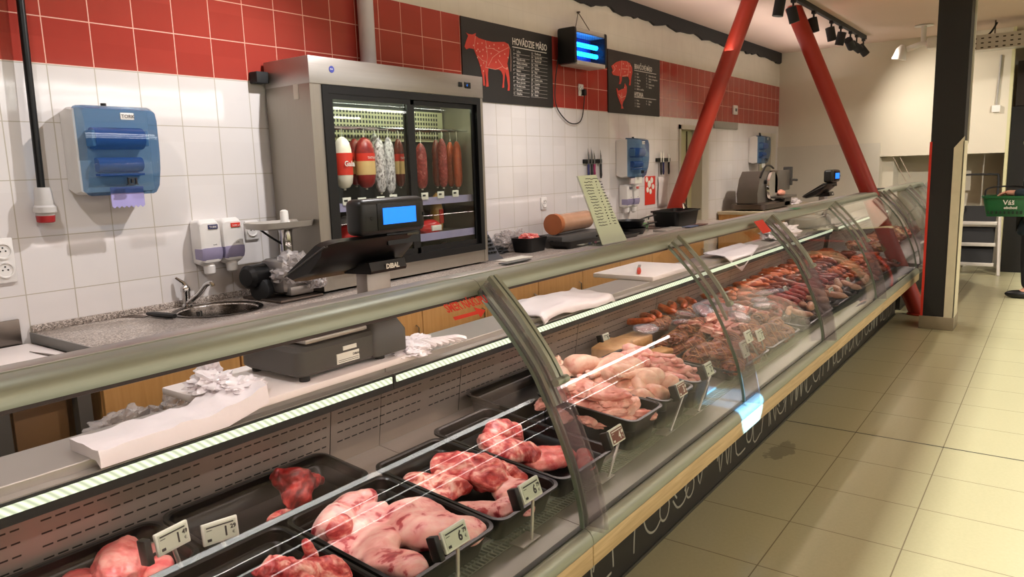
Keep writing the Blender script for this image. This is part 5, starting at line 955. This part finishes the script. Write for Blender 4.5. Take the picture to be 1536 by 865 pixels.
for cx,cy,z0,r,lb in ((6.25,-.33,WZ,.17,'black frying pan lying under another pan by the far sink'),(6.30,-.31,WZ+.065,.15,'black frying pan lying on top of another pan by the far sink')):
    t=thing('frying_pan',lb,'pan',(cx,cy,z0)); M().lathe([(.02,0),(r*.8,0),(r,.06),(r*.97,.06),(r*.78,.008),(.02,.008)],(cx,cy,z0),n=28).build('pan_body',BLACK,t); M().tube([(cx+r*.9,cy-.03,z0+.05),(cx+r+.14,cy-.06,z0+.075),(cx+r+.26,cy-.08,z0+.08)],[.012,.014,.011],8,flat=.6).build('handle',BLACK,t)
s=thing('round_sink','second round sink in the worktop below the small soap dispensers','sink',(6.95,-.30,WZ)); M().lathe([(.02,.004),(.15,.003),(.165,.012),(.19,.006),(.20,.0)],(6.95,-.30,WZ),n=30).build('bowl',DARKST,s); M().lathe([(.02,0),(.02,.004)],(6.95,-.3,WZ+.004)).build('drain',CHROME,s)
t=thing('small_price_card','small price card on a stick by the far sink','price card',(6.72,-.36,WZ)); p=at('y',-.36,972,327); M().box(p.x-.03,p.x+.03,-.365,-.357,p.z-.03,p.z+.03,.002).build('card',PAPER,t); M().box(p.x-.014,p.x+.014,-.3665,-.365,p.z-.014,p.z+.014).build('print',INK,t); M().cyl((p.x,-.36,WZ),(p.x,-.36,p.z-.03),.004,n=6).build('stick',CHROME,t)
p=wtp(1010,337); t=thing('black_tub','large black tub on the worktop in front of the slanted red tube','tub',(7.25,-.36,WZ)); 
M().loops([rrect(7.25,-.36,.50,.26,.04,WZ),rrect(7.25,-.36,.56,.30,.05,WZ+.15),rrect(7.25,-.36,.59,.33,.05,WZ+.15),rrect(7.25,-.36,.59,.33,.05,WZ+.165),rrect(7.25,-.36,.54,.28,.045,WZ+.165),rrect(7.25,-.36,.48,.24,.04,WZ+.02)]).build('tub_body',BLACK,t)
q=M(); q.tube(smooth([(7.45,-.36,WZ+.16),(7.48,-.34,WZ+.21),(7.53,-.34,WZ+.20),(7.56,-.35,WZ+.165)]),.01,6); q.build('tub_handle',DARKST,t)
q=M(); q.blob((6.70,-.25,WZ+.035),(.09,.05,.04),77,.3,2,3,.8); o=q.build('green_sponge_cloth',mat('green_cloth',rgb(90,130,80),.8)); o.location.z=WZ; tag(o,'green cloth by the far sink','cloth')
o=M().box(6.5,6.9,-.60,-.46,WZ,WZ+.02,.004).build('steel_lid',STEEL); tag(o,'flat steel lid on the worktop in front of the far sink','lid')  # a loose flat steel lid
# ---------------------------------------------------------------- slicer cabinet in the far corner
c=thing('base_cabinet','beech cabinet carrying the slicer in the far corner','cabinet',(10.2,-.35,0)); M().box(9.35,11.7,-.62,-.02,0,.93).build('carcass',BEECH,c); M().box(9.33,11.72,-.64,-.01,.93,.965,.003).build('top_board',mat('cab_top',rgb(196,184,156),.4),c)
for i in range(3): M().box(9.37+i*.77,10.11+i*.77,-.638,-.621,.08,.92,.002).build('door',BEECH,c)
t=thing('meat_slicer','grey meat slicer with a round blade guard on the far corner cabinet','slicer',(10.0,-.35,.966)); SG=mat('slicer_grey',rgb(118,112,106),.35,.5); X0,X1=9.55,10.75; z=.966
q=M(); q.loops([rrect(10.05,-.35,1.15,.46,.08,z+.02),rrect(10.05,-.35,1.15,.46,.08,z+.08),rrect(10.05,-.35,1.05,.4,.08,z+.10)]); [q.cyl((10.05+sx*.45,-.35+sy*.16,z),(10.05+sx*.45,-.35+sy*.16,z+.03),.03,n=10) for sx in (-1,1) for sy in (-1,1)]; q.build('base',DARKST,t)
q=M(); q.prism([(9.52,z+.09),(9.50,z+.22),(9.58,z+.40),(9.70,z+.50),(9.98,z+.50),(9.98,z+.09)],'y',-.47,-.20); q.build('motor_housing',SG,t)
q=M(); q.lathe([(.02,0),(.19,.0),(.2,.02),(.19,.05),(.02,.05)],(10.0,-.47,z+.30),(0,-1,0),32); q.build('blade_guard',CHROME,t); q=M(); q.lathe([(.012,0),(.03,.004),(.026,.03),(.01,.034)],(9.78,-.47,z+.36),(0,-1,0)); q.build('thickness_knob',BLACK,t)
q=M(); q.box(10.18,10.80,-.50,-.46,z+.22,z+.50,.012); q.build('gauge_plate',SG,t); q=M(); q.box(10.05,10.18,-.52,-.30,z+.20,z+.50,.008); q.build('blade_box',DARKST,t)
q=M(); q.box(10.1,10.72,-.62,-.40,z+.13,z+.16,.006); q.box(10.3,10.6,-.58,-.42,z+.02,z+.13,.006); q.build('carriage',SG,t); q=M(); q.box(10.80,10.86,-.52,-.40,z+.28,z+.54,.01); q.cyl((10.8,-.5,z+.36),(10.95,-.55,z+.35),.018); q.build('push_handle',GREYP,t); q=M(); q.tube(smooth([(9.60,-.47,z+.42),(9.72,-.49,z+.55),(9.9,-.49,z+.57),(10.1,-.48,z+.53)]),.013,8); q.build('lift_bar',BLACK,t)
o=M().blob((10.32,-.52,z+.20),(.12,.05,.045),88,.1,1.3,3,.75).build('ham_piece',flesh('ham',[(.35,rgb(206,130,110)),(.65,rgb(232,172,150))],8)); o.location.z=z+.161; tag(o,'piece of pink ham lying on the slicer carriage','meat')
q=M(); crumple(q,(11.15,-.42,1.0),(.25,.12,.05),65,.4,4); o=q.build('plastic_bag',BAGW); o.location.z=.966; tag(o,'white plastic bag on the corner cabinet right of the slicer','plastic bag')
# ---------------------------------------------------------------- ceiling fittings
t=thing('track_light_rail','black light track on the ceiling running along the meat counter','light track',(7,-1.34,3.17)); M().box(2.0,11.1,-1.36,-1.32,3.15,3.199,.003).build('track',BLACKM,t)
SPOT=mat('spot_lens',rgb(255,240,220),.4,emit=9,ec=rgb(255,236,210),var=0)
def spot(x,y,z,ang,label,power=0,aim=None):
    t=thing('spotlight',label,'spotlight',(x,y,z),'spotlights on the black track'); d=(Vector(aim)-Vector((x,y,z-.17))).normalized() if aim else Vector((ang[0],ang[1],-1)).normalized(); c=Vector((x,y,z-.15))
    q=M(); q.box(x-.03,x+.03,y-.018,y+.018,z-.03,z); q.cyl((x,y,z-.09),(x,y,z-.02),.01,n=8); q.build('adapter',BLACKM,t)
    q=M(); q.lathe([(.03,-.085),(.05,-.08),(.05,.07),(.043,.07),(.04,.04),(.03,.04)],c,d,20); q.build('lamp_housing',BLACKM,t); M().lathe([(.001,.045),(.039,.045),(.039,.05),(.001,.05)],c,d,16).build('lens',SPOT,t)
    if power:
        li=bpy.data.lights.new('spot','SPOT'); li.energy=power; li.spot_size=R(100); li.spot_blend=1; li.shadow_soft_size=.04; li.color=(1,.90,.78); lo=bpy.data.objects.new('spot_light',li); COL.objects.link(lo); lo.location=c+d*.10; lo.rotation_euler=d.to_track_quat('-Z','Y').to_euler()
for i,(x,px,aim,pw) in enumerate(((7.35,1165,(7.2,-.9,0),120),(7.80,1190,(8.4,-2.0,0),0),(8.55,1228,(8.9,-1.9,0),120),(9.30,1246,(10.1,-1.8,0),0),(9.75,1262,(9.9,-.9,1),120),(10.25,1276,(12.5,-1.6,1.7),0),(10.6,1283,(11.9,-2.7,1.7),110),(11.0,1294,(11.6,-2.0,2.0),0))):
    spot(x,-1.34,3.15,None,['black spotlight on the track nearest the camera, by the tube top','black spotlight between the two red slanted tubes','black spotlight half hidden by the right red tube','black spotlight just right of the right red tube','second black spotlight right of the right red tube','third black spotlight right of the right red tube','fourth black spotlight right of the right red tube','last black spotlight at the end of the track'][i],pw,aim)
t=thing('ceiling_projector','white twin-head lamp under the ceiling left of the black column','ceiling lamp',(9.6,-2.2,3.2)); p=at('x',10.8,1385,62); M().cyl((p.x,p.y,3.0),(p.x,p.y,3.199),.03).build('stem',WHITEP,t); M().lathe([(.11,-.012),(.10,0),(.02,.0)],(p.x,p.y,3.199)).build('ceiling_plate',WHITEP,t)
M().tube([(p.x,p.y+.18,2.93),(p.x,p.y,2.98),(p.x,p.y-.1,2.98)],.035,10).build('cross_bar',WHITEP,t); q=M(); q.lathe([(.02,-.05),(.06,0),(.085,.13),(.075,.13)],(p.x,p.y+.24,2.94),(0,.2,-1)); q.build('lamp_head',WHITEP,t); M().box(p.x-.1,p.x+.1,p.y-.16,p.y-.05,2.90,3.03,.02).build('lamp_head',WHITEP,t)
t=thing('cable_tray','perforated metal cable tray under the ceiling right of the black column','cable tray',(11.0,-3.6,2.95))
def trayholes():
    tt=NT('tray_holes'); pb=tt.pbsdf(Roughness=.4,Metallic=.6); P=tt.pos(); fy=tt.math('FRACT',tt.math('DIVIDE',P[1],.075)); fz=tt.math('FRACT',tt.math('DIVIDE',tt.math('SUBTRACT',P[2],2.87),.055)); s=tt.math('MULTIPLY',tt.math('LESS_THAN',fy,.4),tt.math('LESS_THAN',fz,.28)); tt.l(tt.mix(s,rgb(196,192,184),rgb(60,54,46)),pb.inputs['Base Color']); return tt.m
q=M(); q.box(11.0,11.006,-5,-2.55,2.86,3.03); q.box(11.0,11.25,-5,-2.55,2.855,2.86); q.box(11.244,11.25,-5,-2.55,2.86,2.95); q.build('tray_channel',trayholes(),t,sharp=None); q=M(); [q.cyl((11.12,y,2.86),(11.12,y,3.2),.008,n=6) for y in (-2.8,-3.2,-4.2)]; q.build('hanger_rod',DARKST,t)
q=M(); q.tube(smooth([(11.1,-2.62,2.95),(11.1,-2.75,3.05),(11.1,-2.82,3.17)]),.012,6); q.build('loose_cable',RUBBER,t)
t=thing('junction_box','white junction box under a thin grey conduit on the far wall','junction box',(11.84,-2.75,2.25)); p=at('x',11.85,1494,163); M().box(11.82,11.859,p.y-.045,p.y+.045,p.z-.045,p.z+.045,.005).build('box',WHITEP,t); q=M(); q.tube([(11.845,p.y,p.z+.04),(11.845,p.y-.02,2.86)],.011,8); q.build('conduit',mat('conduit_grey',rgb(150,146,138),.5),t)
# ---------------------------------------------------------------- tall black cabinet, step ladder
c=thing('tall_cabinet','tall black cabinet panel at the right edge of the picture','cabinet',(12.2,-3.9,0)); M().box(12.0,12.49,-4.9,-2.99,0,2.2,.004).build('lower_panel',DARKP,c); M().box(12.01,12.49,-4.9,-3.02,2.205,2.78,.004).build('upper_panel',BROWNP,c)
struct(M().box(11.86,11.99,-2.985,-2.95,0,3.2).build('trim_6',OLIVE)); 
t=thing('step_ladder','white folding step ladder with black treads standing by the recess','step ladder',(11.9,-2.7,0)); WH=mat('ladder_white',rgb(214,208,200),.4,.3)
lx=11.85
for y in (-2.50,-2.94): M().tube([(lx-.28,y+(.06 if y>-2.6 else -.05),0),(lx+.0,y,.95)],.022,6).build('front_leg',WH,t); M().tube([(lx+.45,y,0),(lx+.02,y,.78)],.018,6).build('rear_leg',WH,t)
for z,x in ((.16,lx-.2),(.42,lx-.12),(.70,lx-.05)): M().box(x-.02,x+.02,-2.91,-2.53,z,z+.20,.004).warp(lambda v:(v.x+(v.z-z)*.7,v.y,v.z)).build('tread',BLACKM,t); M().box(x-.04,x+.01,-2.93,-2.51,z-.045,z,.002).build('tread_edge',WH,t)
q=M(); q.tube(smooth([(lx,-2.46,.95),(lx+.08,-2.46,1.28),(lx+.09,-2.52,1.32),(lx+.09,-2.84,1.32),(lx+.08,-2.9,1.28),(lx,-2.9,.95)]),.014,8); q.build('hand_rail',BLACKM,t)
# ---------------------------------------------------------------- shopper with a green basket, mostly beyond the right edge
def skin_mesh(pts,edges,name,m,parent,root=0,sub=2):
    me=bpy.data.meshes.new(name); me.from_pydata([p for p,_ in pts],edges,[]); o=bpy.data.objects.new(name,me); COL.objects.link(o)
    o.modifiers.new('s','SKIN'); 
    for i,(p,r) in enumerate(pts):
        sv=me.skin_vertices[0].data[i]; sv.radius=r if isinstance(r,tuple) else (r,r); sv.use_root=(i==root)
    o.modifiers.new('b','SUBSURF').levels=sub; o.modifiers['b'].render_levels=sub
    dg=bpy.context.evaluated_depsgraph_get(); dg.update(); m2=bpy.data.meshes.new_from_object(o.evaluated_get(dg)); bpy.data.objects.remove(o)
    o0=ORG[parent.name]; m2.transform(Matrix.Translation(-o0)); m2.materials.clear(); m2.materials.append(m); m2.shade_smooth(); ob=bpy.data.objects.new(name,m2); COL.objects.link(ob); ob.parent=parent; ORG[ob.name]=o0; return ob
PX,PY=9.95,-3.36
t=thing('person','person in a dark teal coat and black trousers holding a green shopping basket','person',(PX,PY,0)); SKIN=mat('skin',rgb(206,150,126),.5,var=.04); COAT=mat('coat_teal',rgb(30,48,58),.8,var=.12); TROU=mat('trousers_black',rgb(18,18,20),.85)
V=lambda x,y,z:(PX+x,PY+y,z)      # the shopper faces +y; x<0 is the side towards the camera
body=[(V(0,0,.98),.13),(V(0,-.01,1.2),.125),(V(0,-.01,1.42),.14),(V(0,.0,1.53),.06),(V(0,.02,1.64),.08),(V(0,.025,1.76),.085),(V(-.09,0,.92),.085),(V(-.10,.02,.5),.06),(V(-.10,.0,.1),.04),(V(-.10,.10,.04),.035),(V(.09,0,.92),.085),(V(.10,-.06,.5),.06),(V(.10,-.12,.1),.04),(V(.10,-.02,.04),.035),(V(-.19,0,1.43),.055),(V(-.24,-.02,1.16),.042),(V(-.20,.22,1.17),.032),(V(-.19,.27,1.17),.028),(V(.19,0,1.43),.055),(V(.24,-.03,1.15),.042),(V(.22,.02,.92),.032),(V(.22,.04,.84),.028)]
skin_mesh(body,[(0,1),(1,2),(2,3),(3,4),(4,5),(0,6),(6,7),(7,8),(8,9),(0,10),(10,11),(11,12),(12,13),(2,14),(14,15),(15,16),(16,17),(2,18),(18,19),(19,20),(20,21)],'body',SKIN,t)
q=M()
for hx,hy,hz,dx,dy,dz_ in ((-.19,.28,1.17,0,1,-.5),(.22,.05,.82,0,.15,-1)):
    for k in range(4): b0=Vector(V(hx+.022*(k-1.5),hy,hz)); L=[.075,.085,.08,.062][k]; d=Vector((0,dy,dz_)).normalized(); q.tube([b0-d*.02,b0+d*L*.5,b0+d*L*.8+Vector((0,0,-.02)),b0+d*L*.75+Vector((0,-.025,-.04))],[.010,.0095,.009,.007],8)
    b0=Vector(V(hx+.035,hy-.02,hz)); q.tube([b0,b0+Vector((.01,.03,-.02)),b0+Vector((-.005,.055,-.035))],[.011,.010,.008],8)
q.build('fingers',SKIN,t)
skin_mesh([(V(0,0,1.0),(.18,.15)),(V(0,-.01,1.2),(.175,.145)),(V(0,-.01,1.42),(.16,.14)),(V(0,0,1.52),.085),(V(0,-.01,.78),(.21,.17)),(V(0,-.01,.66),(.225,.18)),(V(-.20,0,1.43),.085),(V(-.25,-.02,1.16),.07),(V(-.21,.19,1.165),.052),(V(.20,0,1.43),.085),(V(.25,-.03,1.15),.07),(V(.225,.01,.94),.052)],[(0,1),(1,2),(2,3),(0,4),(4,5),(2,6),(6,7),(7,8),(2,9),(9,10),(10,11)],'coat',COAT,t)
skin_mesh([(V(0,0,.95),.15),(V(-.09,0,.88),.10),(V(-.10,.02,.5),.078),(V(-.10,0,.10),.062),(V(.09,0,.88),.10),(V(.10,-.06,.5),.078),(V(.10,-.12,.10),.062)],[(0,1),(1,2),(2,3),(0,4),(4,5),(5,6)],'trousers',TROU,t)
for sx,sy in ((-.10,0),(.10,-.12)):
    q=M(); q.blob(V(sx,sy+.06,.045),(.052,.15,.05),9,.03,1,3,.85); q.build('shoe',BLACK,t)
q=M(); q.blob(V(0,.0,1.80),(.105,.12,.11),4,.05,1.5,4,.6); q.blob(V(0,-.05,1.72),(.10,.08,.11),4,.05,1.5,4,.9); q.build('hair',mat('hair_brown',rgb(60,42,30),.7),t)
q=M(); q.blob(V(0,.095,1.70),(.065,.045,.055),2,.04,1.3,4,.95); q.build('face_mask',mat('mask_green',rgb(190,214,170),.8),t); q=M(); [q.lathe([(.001,0),(.008,.001),(.009,.006),(.001,.009)],V(sx,.105,1.78),(0,1,0),10) for sx in (-.033,.033)]; q.build('eyes',INK,t)
q=M(); [q.blob(V(sx,.02,1.745),(.012,.02,.032),1,.05,1,2,1) for sx in (-.09,.09)]; q.build('ears',SKIN,t)
GR=mat('basket_green',rgb(22,92,48),.4,var=.06); b=thing('shopping_basket','green plastic shopping basket with white lettering held by the person in the coat','basket',(PX-.2,PY+.24,.93)); bx,by=PX-.12,PY+.245
def ring(w,d,r,z): return rrect(bx,by,w,d,r,z)
M().loops([ring(.26,.36,.04,.915),ring(.31,.44,.05,1.115),ring(.34,.47,.05,1.118),ring(.34,.47,.05,1.14),ring(.31,.44,.045,1.14),ring(.30,.43,.04,1.118),ring(.25,.35,.035,.925)]).build('basket_body',GR,b)
q=M()
for i in range(9): 
    y=by-.15+.0375*i; q.box(bx-.155,bx-.146,y,y+.018,.945,.975)
q.build('slot_row',mat('slot_dark',rgb(8,40,20),.6),b,sharp=None)
for sgn in (1,): q=M(); q.tube(smooth([(bx-.14,by+.2,1.135),(bx-.12,by+.19,1.21),(bx-.02,by+.1,1.235),(bx-.02,by-.1,1.235),(bx-.12,by-.19,1.21),(bx-.14,by-.2,1.135)]),.009,6); q.build('basket_handle',BLACKM,b)
text('Váš',.075,(bx-.1605,by+.03,1.045),(0,-1,0),(-.12,0,1),INKW,'lettering',b,bold=.001); text('obchod',.04,(bx-.153,by+.02,1.0),(0,-1,0),(-.12,0,1),INKW,'lettering',b,bold=.001)
# ---------------------------------------------------------------- light
def area(x,y,z,sx,sy,e,c,rot=(0,0,0)):
    li=bpy.data.lights.new('strip','AREA'); li.shape='RECTANGLE'; li.size=sx; li.size_y=sy; li.energy=e; li.color=c; o=bpy.data.objects.new('strip_and_fill_light',li); COL.objects.link(o); o.location=(x,y,z); o.rotation_euler=rot; return o
WARM=(1,.97,.92)
area(4,-4.6,3.1,16,.03,560,WARM); area(4,-6.2,2.75,14,.05,30,WARM,(R(60),0,0)); area(4,-7.6,2.75,14,.05,30,WARM,(R(60),0,0)); area(4,-9.2,2.75,14,.05,30,WARM,(R(60),0,0)); area(4,-6.8,2.75,14,.05,60,WARM)  # first strip is added to brighten the aisle floor up to the baffle's edge
area(4,-6.2,2.6,14,.3,105,(1,.86,.80),(PI,0,0)); area(7,-.75,2.72,9,.1,22,(1,.86,.80),(PI,0,0))  # uplights added only to brighten the ceiling
struct(M().box(-4.5,12.5,-4.46,-4.44,2.80,3.2).build('light_baffle_1',CREAM,sharp=None))  # unseen baffle added to cut the first strip's light along the floor
def sp(loc,aim,e,size=70,blend=.4,soft=.02,c=(1,.93,.84)):
    li=bpy.data.lights.new('spot','SPOT'); li.energy=e; li.spot_size=R(size); li.spot_blend=blend; li.shadow_soft_size=soft; li.color=c; o=bpy.data.objects.new('track_and_fill_spot',li); COL.objects.link(o); o.location=loc; d=Vector(aim)-Vector(loc); o.rotation_euler=d.to_track_quat('-Z','Y').to_euler(); return o
sp((2.7,-1.30,3.02),(2.0,-.35,1.0),115,110,.8,c=(1,.97,.97)); sp((4.9,-1.34,3.0),(4.9,-.7,1),95,110,.8,c=(1,.97,.97)); sp((.6,-1.3,3.0),(1.1,-.8,1),50,110,.8,c=(1,.97,.97))
sp((4.3,-6.4,2.0),(3.31,-2.475,.485),6000,4.2,.2,.01,(.16,.50,1)); sp((8.4,-5.2,2.9),(12.4,-2.3,.7),420,55,1)  # added off-track spots: blue patch on the bumper, then fill for the recess
wd=bpy.data.worlds.new('world'); SC.world=wd; wd.use_nodes=True; wd.node_tree.nodes['Background'].inputs[0].default_value=(.9,.9,1,1); wd.node_tree.nodes['Background'].inputs[1].default_value=.05
# ---------------------------------------------------------------- camera and colour
cd=bpy.data.cameras.new('camera'); cd.sensor_width=36; cd.lens=FPX/1536*36; cd.clip_start=.05; co=bpy.data.objects.new('camera',cd); COL.objects.link(co)
co.matrix_world=Matrix(((AR.x,AU.x,-AF.x,CAM.x),(AR.y,AU.y,-AF.y,CAM.y),(AR.z,AU.z,-AF.z,CAM.z),(0,0,0,1))); SC.camera=co
vs=SC.view_settings; SC.display_settings.display_device='sRGB'; vs.view_transform='Standard'; vs.look='None'; vs.exposure=0.38; vs.gamma=1; vs.use_curve_mapping=False
cy=SC.cycles; cy.max_bounces=8; cy.transparent_max_bounces=24; cy.caustics_reflective=False; cy.caustics_refractive=False; cy.use_denoising=True; cy.sample_clamp_indirect=8
